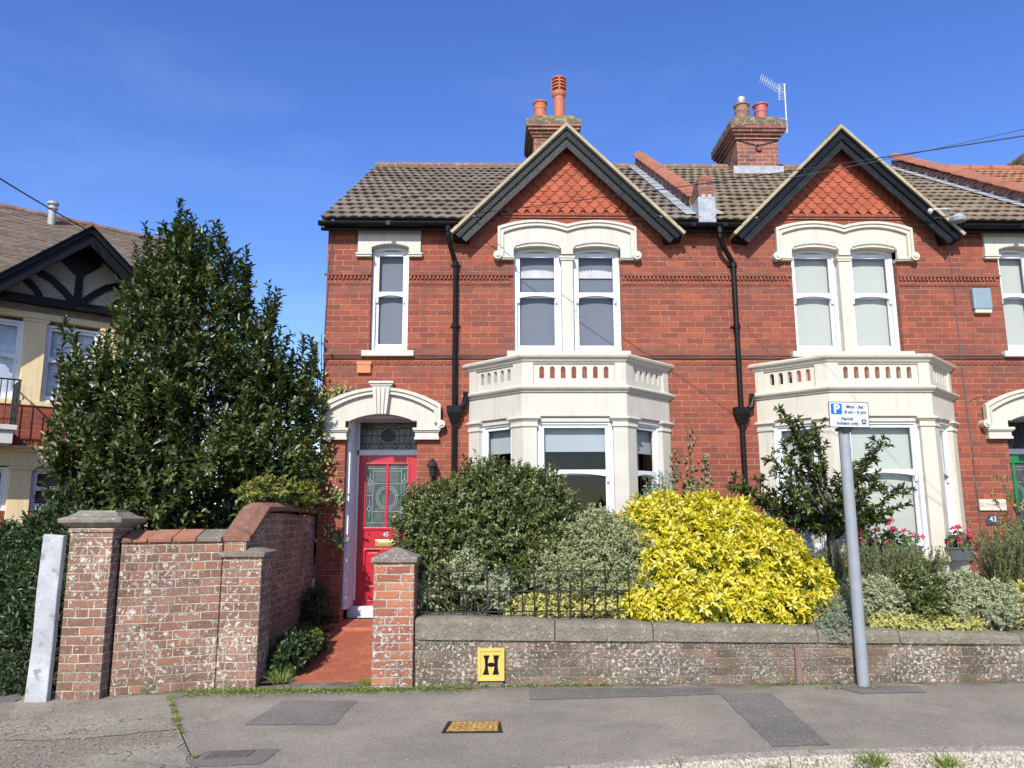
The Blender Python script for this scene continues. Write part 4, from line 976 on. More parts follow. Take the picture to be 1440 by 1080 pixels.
def parapet(root, x, front=True, y0=10.75):
    """raised party wall with clay coping running up the roof"""
    w = 0.105; p = MB()
    p.prism([(y0, roofz(y0)-0.3), (YR+0.1, ZR-0.3), (YR+0.1, ZR+0.26), (y0, roofz(y0)+0.26)], x-w, x+w, plane='yz')
    if front:
        p.prism([(YE+0.0, 5.70), (y0-0.02, 5.70), (y0-0.02, roofz(y0)+0.2), (YE+0.30, 6.36), (YE+0.0, 6.36)], x-w, x+w, plane='yz')
        p.prism([(x-w, 6.361), (x+w, 6.361), (x+w, 6.39), (x, 6.45), (x-w, 6.39)], YE-0.01, YE+0.28)
    p.build('parapet', M['brick_chimney'], root)
    c = MB(); y = y0-0.02; L = math.hypot(1, SL)
    while y < YR+0.05:
        y2 = min(y+0.36, YR+0.12)
        prof = [(-0.15, 0.0), (-0.15, 0.025), (-0.11, 0.06), (-0.05, 0.10), (0.0, 0.115), (0.05, 0.10), (0.11, 0.06), (0.15, 0.025), (0.15, 0.0)]
        j = random.uniform(-0.006, 0.006)
        c.loft([[(x+q+j, yy, roofz(yy)+0.25+h+ex_) for q, h in prof] for yy, ex_ in ((y+0.005, 0.014), (y2, 0.0))]); y += 0.36
    c.build('coping', M['clay_cop'], root, bevel=0.006)
    for sx in (-1, 1):
        f = MB(); a, b = sorted((x+sx*w*1.02, x+sx*(w+0.17))); y = YE+0.1; i = 0
        while y < YR:
            y2 = min(y+0.30, YR); f.loft([[(a, yy, roofz(yy)+0.06+e), (b, yy, roofz(yy)+0.068+e), (b, yy, roofz(yy)+0.074+e), (x+sx*w*1.03 if sx > 0 else b, yy, roofz(yy)+0.066+e), (a, yy, roofz(yy)+0.058+e)] for yy, e in ((y, 0.012), (y2+0.02, 0.0))])
            q0, q1 = sorted((x+sx*w*1.01, x+sx*(w+0.012)))
            f.box(q0, q1, y, y2-0.01, roofz(y)+0.03, roofz(y)+0.13+0.02*(i % 2)); y += 0.30; i += 1
        f.build('flashing', M['lead'], root)
    if front:
        l = MB(); l.box(x-w-0.02, x+w+0.02, YE-0.015, YE+0.33, 5.71, 6.10); l.box(x-w-0.022, x-w+0.05, YE-0.022, YE+0.2, 5.71, 6.08)
        for q in (-0.07, 0.02): l.box(x+q, x+q+0.05, YE-0.02, YE-0.014, 6.08, 6.14)
        l.build('flashing', M['lead'], root, bevel=0.008)
parapet(RL, 3.02); parapet(RR, 8.46)

def chimney(root, x0, x1, y0, y1, zb, zt, pots, mat='brick_chimney', strap=False):
    """stack with corbelled courses, lichened crown and pots; pots = (x, y, r, h, kind)"""
    c = MB(); c.box(x0, x1, y0, y1, zb, zt-0.24)
    for i, (o, a, b) in enumerate(((0.035, 0.24, 0.18), (0.075, 0.18, 0.12), (0.12, 0.12, 0.06), (0.15, 0.06, 0.0))): c.box(x0-o, x1+o, y0-o, y1+o, zt-a, zt-b)
    ch = c.build('chimney', M[mat], root, bevel=0.005)
    k = MB(); k.loft([[(x0-o, y0-o, z), (x1+o, y0-o, z), (x1+o, y1+o, z), (x0-o, y1+o, z)] for o, z in ((0.15, zt-0.001), (0.155, zt+0.11), (0.06, zt+0.13), (0.04, zt+0.24), (-0.1, zt+0.26))])
    k.build('crown', M['crown'], ch, bevel=0.012)
    for (x, y, r, h, kind) in pots:
        p = MB(); z = zt+0.2
        if kind == 'tall':
            prof = [(r*0.98, 0), (r*0.93, 0.1), (r*0.85, h*0.5), (r*0.82, h*0.58), (r*0.95, h*0.60), (r*1.05, h*0.64), (r*1.05, h*0.70)]
            p.lathe((x, y, z), prof, 20)
            zz = h*0.70; n = 4
            for i in range(n): p.lathe((x, y, z), [(r*1.0, zz+0.055+i*0.075), (r*1.10, zz+0.058+i*0.075), (r*1.10, zz+0.085+i*0.075), (r*1.0, zz+0.09+i*0.075)], 20)
            p.lathe((x, y, z), [(r*0.72, zz), (r*0.72, zz+0.34), (r*0.6, zz+0.345)], 16)
            for a in range(4): t_ = a*PI/2-PI/2; p.cyl((x+r*1.0*math.cos(t_), y+r*1.0*math.sin(t_), z+zz-0.02), (x+r*1.0*math.cos(t_), y+r*1.0*math.sin(t_), z+zz+0.31), 0.02, 6)
            p.lathe((x, y, z), [(r*1.08, zz+0.36), (r*1.14, zz+0.365), (r*1.14, zz+0.385), (r*0.5, zz+0.40)], 20) if False else None
            mt = 'terra'
        else:
            prof = [(r*1.0, 0), (r*0.96, h*0.25), (r*0.93, h*0.62), (r*1.0, h*0.66), (r*1.0, h*0.70), (r*0.95, h*0.74), (r*0.98, h*0.90), (r*1.14, h*0.93), (r*1.14, h*0.985), (r*0.98, h), (r*0.86, h*0.99), (r*0.86, h*0.7)]
            p.lathe((x, y, z), prof, 20); mt = {'plain': 'terra', 'lich': 'potlich', 'pink': 'pot_purple'}[kind]
        po = p.build('chimney_pot', M[mt], ch, smooth=False)
        if kind == 'lich':
            q = MB(); q.lathe((x, y, z), [(r*0.5, h*0.9), (r*0.5, h*1.12), (r*0.56, h*1.13), (r*0.56, h*1.30), (r*0.5, h*1.32)], 14); q.build('flue_liner', M['galv'], po, smooth=False)
    if strap:
        s_ = MB(); zs = zb+0.62
        s_.tube([(x0-0.01, y1, zs+0.25), (x0-0.01, y0-0.005, zs+0.1), (x0+0.02, y0-0.012, zs+0.09), ((x0+x1)/2, y0-0.02, zs-0.02), (x1-0.01, y0-0.012, zs+0.09), (x1+0.01, y0, zs+0.11)], 0.008, 5)
        xm = (x0+x1)/2+0.02
        s_.tube([(xm+0.06*math.cos(a), y0-0.02, zs-0.07+0.07*math.sin(a)) for a in [PI/2+2*PI*k/14 for k in range(12)]], 0.013, 6)
        s_.build('wire_lashing', M['cable'], ch)
        l = MB(); l.box(x0-0.10, x1+0.08, y0-0.03, y0-0.004, zb-0.3, zb+0.16); l.build('flashing', M['lead'], ch, bevel=0.006)
        for q in range(4):
            pass
    return ch
CY = 14.5
a = at(738, 165, CY)
cx0, cx1 = 0.77, 1.60
chimney(RL, cx0, cx1, CY+0.15, CY+1.2, 8.3, at(760, 172, CY).z-0.02, [(at(760, 133, CY+0.3).x, CY+0.42, 0.135, 0.50, 'plain'), (at(787, 133, CY+0.3).x, CY+0.45, 0.14, 1.08, 'tall'),
    (at(757, 133, CY+0.9).x, CY+0.98, 0.13, 0.40, 'plain'), (at(780, 133, CY+0.9).x, CY+0.98, 0.13, 0.40, 'plain')], strap=False)
CY = 14.15; z2 = at(1060, 181, CY).z
chimney(RR, 4.83, 5.66, CY, CY+1.1, 8.3, z2, [(at(1043, 130, CY+0.3).x, CY+0.36, 0.145, 0.52, 'lich'), (at(1070, 137, CY+0.3).x, CY+0.36, 0.14, 0.52, 'pink'),
    (at(1036, 137, CY+0.9).x, CY+0.95, 0.12, 0.42, 'pink'), (at(1059, 137, CY+0.9).x, CY+0.95, 0.12, 0.45, 'pink')], strap=True)
# television aerial on the right-hand chimney
ae = MB(); Ya = CY+0.1
mb_, mt_ = at(1107, 188, Ya), at(1103, 118, Ya); ae.cyl(mb_, mt_, 0.016, 6); ae.cyl(at(1095, 172, Ya), at(1108, 176, Ya), 0.012, 5); ae.cyl(at(1095, 166, Ya), at(1108, 168, Ya), 0.012, 5)
b0, b1 = at(1070, 109, Ya), at(1101, 130, Ya); ae.cyl(b0, b1, 0.010, 6)
for i in range(11):
    p_ = b0.lerp(b1, i/11.5); ae.cyl(p_+Vector((0.03, 0, 0.085)), p_-Vector((0.03, 0, 0.085)), 0.006, 5)
for i in range(7):
    z_ = i/6; p_ = at(1098, 119, Ya).lerp(at(1098, 140, Ya), z_); ae.cyl(p_+Vector((-0.06, 0, 0)), p_+Vector((0.09, 0, 0.02)), 0.008, 5)
for x_ in (1096, 1104): ae.cyl(at(x_, 118, Ya), at(x_, 141, Ya), 0.008, 5)
ae.build('tv_aerial', M['galv'], RR)

# downpipes
def downpipe(root, x, jog, z_h, hop_side):
    d = MB(); y = YF-0.07; g = (x-jog, YE-0.005, 5.66)
    d.tube([g, (g[0], YE, 5.50), (g[0]+jog*0.25, YE+0.05, 5.38), (x, y, 5.16), (x, y, 5.05), (x, y, 0.4)], 0.036, 10)
    for z in (5.10, 4.2, z_h, 1.9): d.cyl((x, y, z), (x, y, z+0.07), 0.048, 10); d.box(x-0.075, x+0.075, YF-0.012, YF-0.001, z+0.02, z+0.05)
    d.cyl((g[0], YE-0.005, 5.56), (g[0], YE-0.005, 5.64), 0.047, 10)
    d.loft([[(x-a, y-b, z), (x+a, y-b, z), (x+a, y+b*0.8, z), (x-a, y+b*0.8, z)] for a, b, z in ((0.045, 0.045, z_h-0.14), (0.10, 0.075, z_h), (0.105, 0.078, z_h+0.09))])
    d.tube([(x+hop_side*0.02, y, z_h+0.0), (x+hop_side*0.14, y-0.02, z_h+0.10), (x+hop_side*0.16, y, z_h+0.28)], [0.05, 0.045, 0.04], 8)
    d.build('downpipe', M['black'], root)
downpipe(RL, -0.58, 0.10, 3.0, 1); downpipe(RR, 3.41, 0.22, 2.98, 1)

# small fittings on the left house
v = MB(); p0, p1 = at(502.5, 525, YF-0.01), at(522, 510, YF-0.01); v.box(p0.x, p1.x, YF-0.05, YF-0.001, p0.z, p1.z-0.01); v.loft([[(p0.x-0.01, y_, z_), (p1.x+0.01, y_, z_), (p1.x+0.01, YF-0.001, z_), (p0.x-0.01, YF-0.001, z_)] for y_, z_ in ((YF-0.06, p1.z-0.03), (YF-0.055, p1.z), (YF-0.02, p1.z+0.02))])
v.build('air_vent', simple('orange_terracotta', (0.56, 0.19, 0.08), 0.7), RL, bevel=0.004)
lp = at(608, 655, YF-0.12); l = MB()
l.lathe(lp, [(0.01, 0.10), (0.018, 0.085), (0.05, 0.06), (0.075, 0.0), (0.078, -0.01), (0.055, -0.012)], 8); l.lathe(lp, [(0.05, -0.013), (0.032, -0.12), (0.04, -0.13), (0.01, -0.15)], 6)
l.tube([(lp.x, lp.y, lp.z-0.14), (lp.x, lp.y+0.03, lp.z-0.19), (lp.x, YF-0.01, lp.z-0.14)], 0.010, 6); l.box(lp.x-0.03, lp.x+0.03, YF-0.02, YF-0.001, lp.z-0.2, lp.z-0.08)
l.build('wall_lantern', M['iron'], RL)
cb = MB(); cb.tube([at(x, y, YF-0.012) for x, y in ((466, 322), (466, 345), (462, 372), (461, 400), (458, 440), (456, 480), (455, 530))], 0.007, 5)
cb.tube([at(x, y, YF-0.012) for x, y in ((470, 318), (470, 340), (465, 380), (463, 384))], 0.005, 5); cb.build('wall_cable', M['cableg'], RL)
# right house fittings
al = MB(); p0, p1 = at(1369, 441, YF-0.03), at(1391, 406, YF-0.03)
al.box(p0.x, p1.x, YF-0.075, YF-0.001, p0.z+0.055, p1.z); ab = al.build('alarm_box', M['plastic'], RR, bevel=0.02)
al = MB(); al.box(p0.x+0.015, p1.x-0.012, YF-0.07, YF-0.002, p0.z, p0.z+0.056); al.build('lens', M['cream_pl'], ab, bevel=0.015)
pl = MB(); p0, p1 = at(1378, 718, YF-0.02), at(1414, 702, YF-0.02); pl.box(p0.x, p1.x, YF-0.03, YF-0.001, p0.z, p1.z)
pl2 = [(p0.x+0.02, p0.z+0.02), (p1.x-0.02, p0.z+0.02), (p1.x-0.02, p1.z-0.02), (p0.x+0.02, p1.z-0.02)]
pl = pl.build('name_plaque', M['stucco_r'], RR, bevel=0.006)
text_mesh('lettering', 'ELMHURST', 0.072, Matrix.Translation(((p0.x+p1.x)/2, YF-0.031, (p0.z+p1.z)/2)) @ FRONT, simple('faded_pink_paint', (0.40, 0.22, 0.2), 0.7), pl, 0.001, space=1.05)
q0, q1 = at(1388, 738, YF-0.02), at(1405, 722, YF-0.02); np_ = MB(); xm = (q0.x+q1.x)/2; r_ = (q1.x-q0.x)/2
np_.prism([(q0.x, q0.z), (q1.x, q0.z)]+[(xm+r_*math.cos(a), q0.z+0.05+r_*math.sin(a)) for a in [PI*k/10 for k in range(11)]], YF-0.02, YF-0.001)
nb = np_.build('number_plaque', simple('dark_slate_plaque', (0.035, 0.05, 0.055), 0.5), RR, bevel=0.004)
text_mesh('lettering', '43', 0.10, Matrix.Translation((xm, YF-0.021, q0.z+0.075)) @ FRONT, M['white'], nb, 0.001)
cb = MB(); cb.tube([at(x, y, YF-0.012) for x, y in ((1320, 330), (1333, 350), (1338, 372), (1341, 400), (1345, 440), (1350, 480), (1356, 540), (1361, 580), (1366, 620), (1372, 680), (1379, 745))], 0.008, 5)
cb.tube([at(x, y, YF-0.012) for x, y in ((1360, 566), (1370, 560), (1385, 557), (1389, 548), (1389, 542))], 0.004, 5)
cb.build('wall_cable', M['cableg'], RR)
fl = MB(); a_, b_ = at(1308, 295, YE-0.15), at(1336, 293, YE-0.15); fl.cyl(a_, b_, 0.010, 6); fl.lathe(a_-Vector((0, 0, 0.03)), [(0.01, -0.03), (0.035, 0), (0.03, 0.04), (0.01, 0.05)], 10)
fl.cyl(b_, Vector((b_.x, YE, b_.z)), 0.012, 6); fl.build('cable_bracket', M['render'], RR)
sb_ = MB(); e_ = at(1352, 306, YE-0.1); sb_.lathe(e_-Vector((0.05, 0, 0.06)), [(0.02, -0.02), (0.10, 0.0), (0.115, 0.05), (0.06, 0.10), (0.01, 0.11)], 12); sb_.build('lamp_housing', M['lead'], RR)

# third house of the terrace: roof and stack just visible beyond the right-hand parapet
R3 = thing('brick_house', 'next house of the terrace, only its orange ridge tiles showing beyond the last parapet', 'house', (11.2, YF, 0))
w = MB(); w.box(8.47, 14.0, YF, YF+0.24, -0.1, 5.7); w.box(13.76, 14, YF+0.24, 19, -0.1, 5.7); w.box(8.47, 14, 19, 19.2, -0.1, 5.7); w.build('wall', M['brick'], R3)
Lr = math.hypot(YR-YE, ZR-ZE); tiled('roof', (8.56, YE, ZE), (1, 0, 0), (0, (YR-YE)/Lr, (ZR-ZE)/Lr), 5.4, Lr, M['tile_o'], R3, seed=77)
w = MB(); w.prism([(YR, ZR), (YR+4.5, ZR-4.5*SL), (YR+4.5, ZR-4.5*SL-0.08), (YR, ZR-0.08)], 8.5, 14, plane='yz'); w.build('roof', M['tile'], R3)
rt = MB(); x = 8.56
while x < 13.9: rt.tube([(x, YR, ZR-0.01), (x+0.44, YR, ZR-0.01)], [0.12, 0.11], 10); x += 0.45
rt.build('ridge', M['clay_cop'], R3)
gt = MB(); gt.cyl((8.5, YE-0.01, 5.68), (14, YE-0.01, 5.68), 0.055, 10); gt.build('gutter', M['black'], R3)
CY = 14.5; chimney(R3, 11.22, 12.1, CY, CY+1.1, 8.4, at(1437, 214, CY).z-0.08, [(11.5, CY+0.4, 0.15, 0.5, 'plain'), (11.85, CY+0.4, 0.15, 0.5, 'plain')])
# chandelier in the left bay
ch = thing('chandelier', 'black branched chandelier hanging inside the bay window of the house with the red door', 'chandelier', (1.04, 12.0, 2.35))
cc = Vector((1.04, 12.0, 2.2)); k = MB(); k.cyl(cc+Vector((0, 0, -0.12)), cc+Vector((0, 0, 0.8)), 0.014, 6)
k.lathe(cc, [(0.01, -0.2), (0.05, -0.15), (0.03, -0.08), (0.05, 0.0), (0.02, 0.1), (0.03, 0.2), (0.01, 0.25)], 10)
for i in range(8):
    a = i*PI/4; dx, dy = math.cos(a), math.sin(a)
    k.tube([cc+Vector((dx*r, dy*r, z)) for r, z in ((0.03, -0.05), (0.14, -0.16), (0.26, -0.14), (0.32, -0.02), (0.33, 0.0))], 0.009, 5)
    k.lathe(cc+Vector((dx*0.33, dy*0.33, 0)), [(0.01, -0.01), (0.035, 0.01), (0.012, 0.015), (0.011, 0.08), (0.004, 0.10)], 6)
    k.tube([cc+Vector((dx*r, dy*r, z)) for r, z in ((0.03, 0.35), (0.10, 0.30), (0.17, 0.20), (0.26, 0.02))], 0.005, 4)
k.build('frame', M['iron'], ch)

# ================================================================== the neighbouring villa on the left (turned 40 degrees)
AV = math.radians(40); OV = Vector((-7.3, 13.0, 0))
RV = thing('detached_house', 'detached house with timbered gable and ochre bay, half hidden by the evergreen tree', 'house', OV, AV)
def L(m_, name, mat, bev=0.0, parent=None): return m_.build(name, M[mat] if isinstance(mat, str) else mat, parent or RV, bevel=bev, local=True)
w = MB(); w.box(-7, 2.2, 0.35, 0.6, 0, 5.35); w.box(1.95, 2.2, 0.6, 7, 0, 5.35); w.box(-7, 2.2, 7, 7.2, 0, 5.35); w.prism([(0.4, 5.35), (7.1, 5.35), (3.5, 7.85)], 1.96, 2.19, plane='yz')
w.box(-1.72, 1.45, 0.0, 0.349, 2.75, 3.42); w.box(-1.72, 1.45, 0.02, 0.349, 0, 1.7)
L(w, 'wall', 'brick_villa')
Lv = math.hypot(3.9, 2.7)
def kv(c): return np.ones(len(c), bool)
Zr = 7.93; slv = (Zr-5.2)/3.9
um = np.array([math.cos(AV), math.sin(AV), 0]); vm = np.array([-math.sin(AV), math.cos(AV), 0]); Lv = math.hypot(3.9, Zr-5.2)
VV = (vm*3.9+np.array([0, 0, Zr-5.2]))/Lv
P0 = np.array(OV)+um*(-7)+vm*(-0.4)+np.array([0, 0, 5.2])
ga, gh, gz = -0.02, 1.75, 6.50       # villa gable centre, half width, apex
gs = 0.90
def keepv(c):
    lx = (c-np.array(OV))@um; ly = (c-np.array(OV))@vm
    return ~((np.abs(lx-ga) < gh) & (c[:, 2] < gz-np.abs(lx-ga)*gs-0.04))
tiled('roof', P0, um, VV, 9.3, Lv, M['tile_v'], RV, course=0.11, roll=0.165, amp=0.004, lip=0.012, clip=keepv, seed=5)
for sx in (-1, 1):
    P1 = np.array(OV)+um*(ga+sx*gh)+vm*(-0.62)+np.array([0, 0, gz-gh*gs]); Ls = gh*math.hypot(1, gs)
    Vd = (um*(-sx)+np.array([0, 0, gs]))/math.hypot(1, gs)
    def kk(c):
        ly = (c-np.array(OV))@vm; return c[:, 2] > 5.2+(ly+0.4)*slv-0.05
    tiled('roof', P1, vm, Vd, 3.2, Ls, M['tile_v'], RV, course=0.11, roll=0.165, amp=0.004, lip=0.012, clip=kk, seed=6+sx)
bk = MB(); bk.prism([(3.5, Zr), (7.4, Zr-3.9*slv), (7.4, Zr-3.9*slv-0.1), (3.5, Zr-0.1)], -7, 2.3, plane='yz'); L(bk, 'roof', 'tile_v')
rg_ = MB(); x = -7
while x < 2.3: rg_.tube([(x, 3.5, Zr), (x+0.44, 3.5, Zr)], [0.09, 0.08], 8); x += 0.45
L(rg_, 'ridge', 'ridge'); rg_ = MB()
y = -0.62
while y < 1.6: rg_.tube([(ga, y, gz+0.0), (ga, y+0.38, gz)], [0.08, 0.07], 8); y += 0.4
L(rg_, 'ridge', 'ridge')
bg_ = MB()
for sx in (-1, 1):
    for d0, d1, y0, y1 in ((0.0, 0.13, -0.66, -0.60), (0.135, 0.33, -0.62, -0.56), (0.0, 0.03, -0.70, -0.5)):
        bg_.prism([(ga, gz-d0), (ga+sx*(gh+0.05), gz-(gh+0.05)*gs-d0), (ga+sx*(gh+0.05), gz-(gh+0.05)*gs-d1), (ga, gz-d1)], y0+(0.001 if sx > 0 else 0), y1)
    bg_.prism([(ga, gz-0.05), (ga+sx*gh, gz-gh*gs-0.05), (ga+sx*gh, gz-gh*gs-0.08), (ga, gz-0.08)], -0.55, 0.0)
L(bg_, 'bargeboard', 'black', 0.004)
rc = MB(); rc.prism([(ga-1.6, 5.15), (ga+1.6, 5.15), (ga+1.6, gz-1.6*gs-0.06), (ga, gz-0.09), (ga-1.6, gz-1.6*gs-0.06)], 0.0, 0.3); L(rc, 'gable_wall', simple('roughcast_render', (0.42, 0.37, 0.3), 0.95, 0.25, 30, 0.03, 45))
tm = MB(); tm.box(ga-1.7, ga+1.7, -0.10, -0.001, 5.16, 5.27); tm.box(ga-1.7, ga+1.7, -0.2, -0.001, 5.12, 5.165); tm.box(ga-0.055, ga+0.055, -0.06, -0.001, 5.27, 6.3)
def curved(mb, pts, w): 
    for (xa, za), (xb, zb) in zip(pts[:-1], pts[1:]):
        dx, dz = xb-xa, zb-za; l_ = math.hypot(dx, dz); nx_, nz_ = -dz/l_*w/2, dx/l_*w/2
        mb.prism([(xa-nx_, za-nz_), (xb-nx_, zb-nz_), (xb+nx_, zb+nz_), (xa+nx_, za+nz_)], -0.05, -0.001)
for sx in (-1, 1):
    curved(tm, [(ga+sx*0.06, 5.27), (ga+sx*0.22, 5.45), (ga+sx*0.42, 5.62), (ga+sx*0.7, 5.74), (ga+sx*0.82, 5.76)], 0.11)
    curved(tm, [(ga+sx*0.14, 5.25), (ga+sx*0.34, 5.3), (ga+sx*0.5, 5.33)], 0.04) if False else None
    curved(tm, [(ga+sx*0.56, 5.27), (ga+sx*0.62, 5.38), (ga+sx*0.76, 5.52), (ga+sx*0.98, 5.62)], 0.10)
    tm.prism([(ga+sx*0.02, 5.72), (ga+sx*0.10, 5.80), (ga+sx*0.32, 6.0), (ga+sx*0.3, 6.2), (ga, 6.3)], -0.055, -0.001)
L(tm, 'timbers', 'black')
by = MB(); by.box(-1.72, 1.45, 0.0, 0.30, 4.90, 5.12); by.box(-1.72, 1.45, -0.03, 0.30, 3.42, 3.50); by.box(-1.72, 1.45, 0.0, 0.3, 2.42, 2.68)
by.box(-1.76, 1.49, -0.05, 0.3, 2.66, 2.70); by.box(-1.78, 1.51, -0.08, 0.3, 2.70, 2.75); by.box(-1.72, 1.45, 0.05, 0.3, 1.62, 1.70)
for a_, b_ in ((-0.74, -0.42), (0.42, 0.74), (-1.72, -1.55), (1.3, 1.45)):
    by.box(a_, b_, 0.0, 0.30, 3.5, 4.9); by.box(a_-0.03, b_+0.03, -0.03, 0.25, 4.84, 4.89); by.box(a_, b_, 0.0, 0.3, 0.3, 2.42); by.box(a_-0.03, b_+0.03, -0.03, 0.25, 2.36, 2.41)
L(by, 'bay', 'stucco_y', 0.01)
for a_, b_ in ((-1.55, -0.74), (-0.42, 0.42), (0.74, 1.3)):
    sash_window(RV, a_, b_, 3.5, 4.84, 4.22, 0.08, local=True, blind='net', split=True, blind_z=(3.55, 4.8))
    sash_window(RV, a_, b_, 1.70, 2.40, 2.05, 0.08, local=True, blind=None)
sh = MB(); z = 1.72
while z < 2.36:
    for a_, b_ in ((-1.5, -0.79), (-0.37, 0.37), (0.79, 1.25)): sh.prism([(0.20, z), (0.215, z), (0.24, z+0.03), (0.225, z+0.03)], a_, b_, plane='yz')
    z += 0.042
L(sh, 'shutter', simple('shutter_slats', (0.25, 0.22, 0.19), 0.5))
bl = MB(); bl.box(-3.2, -0.80, -0.75, 0.0, 2.93, 3.01); bl.box(-3.2, -0.84, -0.70, -0.01, 2.72, 2.93); balc = L(bl, 'balcony', 'render', 0.01)
rl_ = MB(); rl_.cyl((-3.2, -0.72, 3.72), (-0.82, -0.72, 3.72), 0.014, 6); rl_.cyl((-0.82, -0.72, 3.72), (-0.82, 0.0, 3.72), 0.014, 6); rl_.cyl((-3.2, -0.72, 3.10), (-0.82, -0.72, 3.10), 0.01, 6)
x = -3.2
while x < -0.80: rl_.cyl((x, -0.72, 3.01), (x, -0.72, 3.72), 0.009, 6); x += 0.085
for y in (-0.6, -0.48, -0.36, -0.24, -0.12): rl_.cyl((-0.82, y, 3.01), (-0.82, y, 3.72), 0.009, 6)
L(rl_, 'railing', 'iron', parent=balc)
vp = MB(); vp.lathe((-0.05, 3.1, 7.55), [(0.09, 0), (0.075, 0.05), (0.075, 0.42), (0.10, 0.43), (0.10, 0.47), (0.07, 0.48), (0.07, 0.52), (0.11, 0.53), (0.11, 0.58), (0.02, 0.60)], 14); L(vp, 'roof_vent', 'sky_pipe')
# ================================================================== garden walls, piers, railings
pr = thing('brick_pier', 'tall brick pier with wide moulded stone cap, at the left end of the garden wall', 'pier', (-3.7, 7.35, 0), group='brick piers')
b = MB(); b.box(-3.90, -3.515, 7.18, 7.53, -0.1, 1.46); b.box(-3.915, -3.50, 7.165, 7.545, 1.46, 1.50); b.build('shaft', M['brick_side'], pr, bevel=0.006)
b = MB(); b.loft([[(x0, y0, z), (x1, y0, z), (x1, y1, z), (x0, y1, z)] for x0, x1, y0, y1, z in [(-3.90-o, -3.49+o, 7.18-o, 7.53+o, z) for o, z in ((0.0, 1.50), (0.05, 1.53), (0.08, 1.55), (0.085, 1.58), (0.075, 1.59), (0.02, 1.61), (-0.03, 1.645), (-0.035, 1.66))]])
b.build('cap', M['cap'], pr, bevel=0.004)
def small_pier(x0, x1, y0, y1, zt, mat, label, capmat, ov=0.03, hcap=0.12):
    p = thing('brick_pier', label, 'pier', ((x0+x1)/2, (y0+y1)/2, 0), group='brick piers')
    b = MB(); b.box(x0, x1, y0, y1, -0.1, zt); b.build('shaft', M[mat], p, bevel=0.008)
    xm, ym = (x0+x1)/2, (y0+y1)/2
    b = MB(); b.loft([[(x0-o, y0-o, z), (x1+o, y0-o, z), (x1+o, y1+o, z), (x0-o, y1+o, z)] for o, z in ((ov*0.8, zt), (ov, zt+0.045))]+[[(xm+a, ym+c, zt+hcap) for a, c in ((-0.02, -0.02), (0.02, -0.02), (0.02, 0.02), (-0.02, 0.02))]])
    b.build('cap', M[capmat], p, bevel=0.006); return p
small_pier(-2.655, -2.275, 7.62, 8.0, 1.21, 'brick_side', 'brick pier with low pointed cap, between the garden wall and the red tiled path', 'coping', 0.035, 0.11)
small_pier(-1.18, -0.79, 7.56, 7.95, 1.155, 'brick_gate', 'orange brick pier with lichened cap beside the iron railing', 'capl', 0.03, 0.135)
gw = thing('garden_wall', 'mottled brick garden wall ramping up to the house, left of the path', 'wall', (-3.0, 7.6, 0), group='garden walls')
b = MB(); b.prism([(-3.49, 7.31), (-2.656, 7.60), (-2.656, 7.84), (-3.49, 7.55)], -0.1, 1.36, plane='xy')
L2 = [(7.84, -0.1), (10.47, -0.1), (10.47, 1.62), (8.22, 1.66), (7.84, 1.44), (7.66, 1.40)]
b.prism([(7.63, -0.1), (10.47, -0.1), (10.47, 1.60), (8.24, 1.64), (7.70, 1.37), (7.63, 1.36)], -2.655, -2.44, plane='yz')
b.build('brickwork', M['brick_side'], gw, bevel=0.006)
def front_y(x): return 7.31+(x+3.49)*0.348
x = -3.49; i = 0
wid = [0.16, 0.13, 0.20, 0.20, 0.20]
for i, (xa, xb, mt) in enumerate(((-3.49, -3.40, 'clay_cap'), (-3.395, -3.28, 'clay_tile_cap'), (-3.275, -3.08, 'clay_tile_cap'), (-3.075, -2.88, 'clay_tile_cap'), (-2.875, -2.665, 'coping'))):
    b = MB(); j = random.uniform(-0.006, 0.006)
    b.loft([[(xx, front_y(xx)-0.025, 1.36), (xx, front_y(xx)-0.03, 1.395+j), (xx, front_y(xx)+0.20, 1.475+j), (xx, front_y(xx)+0.255, 1.36)] for xx in (xa+0.003, xb)])
    b.build('coping_stone', M[mt], gw, bevel=0.007)
b = MB()
ys = [(7.62, 1.41), (7.72, 1.43), (8.24, 1.70), (9.0, 1.71), (9.8, 1.70), (10.47, 1.68)]
b.loft([[(-2.69, y, z-0.05), (-2.69, y, z), (-2.60, y, z+0.045), (-2.50, y, z+0.045), (-2.405, y, z), (-2.405, y, z-0.05)] for y, z in ys])
b.build('ramped_coping', M['clay_cap'], gw, bevel=0.005)
fw = thing('garden_wall', 'long low lichened wall with stone coping along the pavement behind the yellow sign', 'wall', (3.0, 7.75, 0), group='garden walls')
def ztop(x): return 0.64-(x+0.74)*0.031
def zbot(x): return 0.425-(x+0.74)*0.0135
b = MB(); b.prism([(-0.788, -0.1), (13, -0.1), (13, zbot(13)), (-0.788, zbot(-0.788))], 7.63, 7.92); b.build('brickwork', M['brick_front'], fw, bevel=0.004)
x = -0.785; k = 0
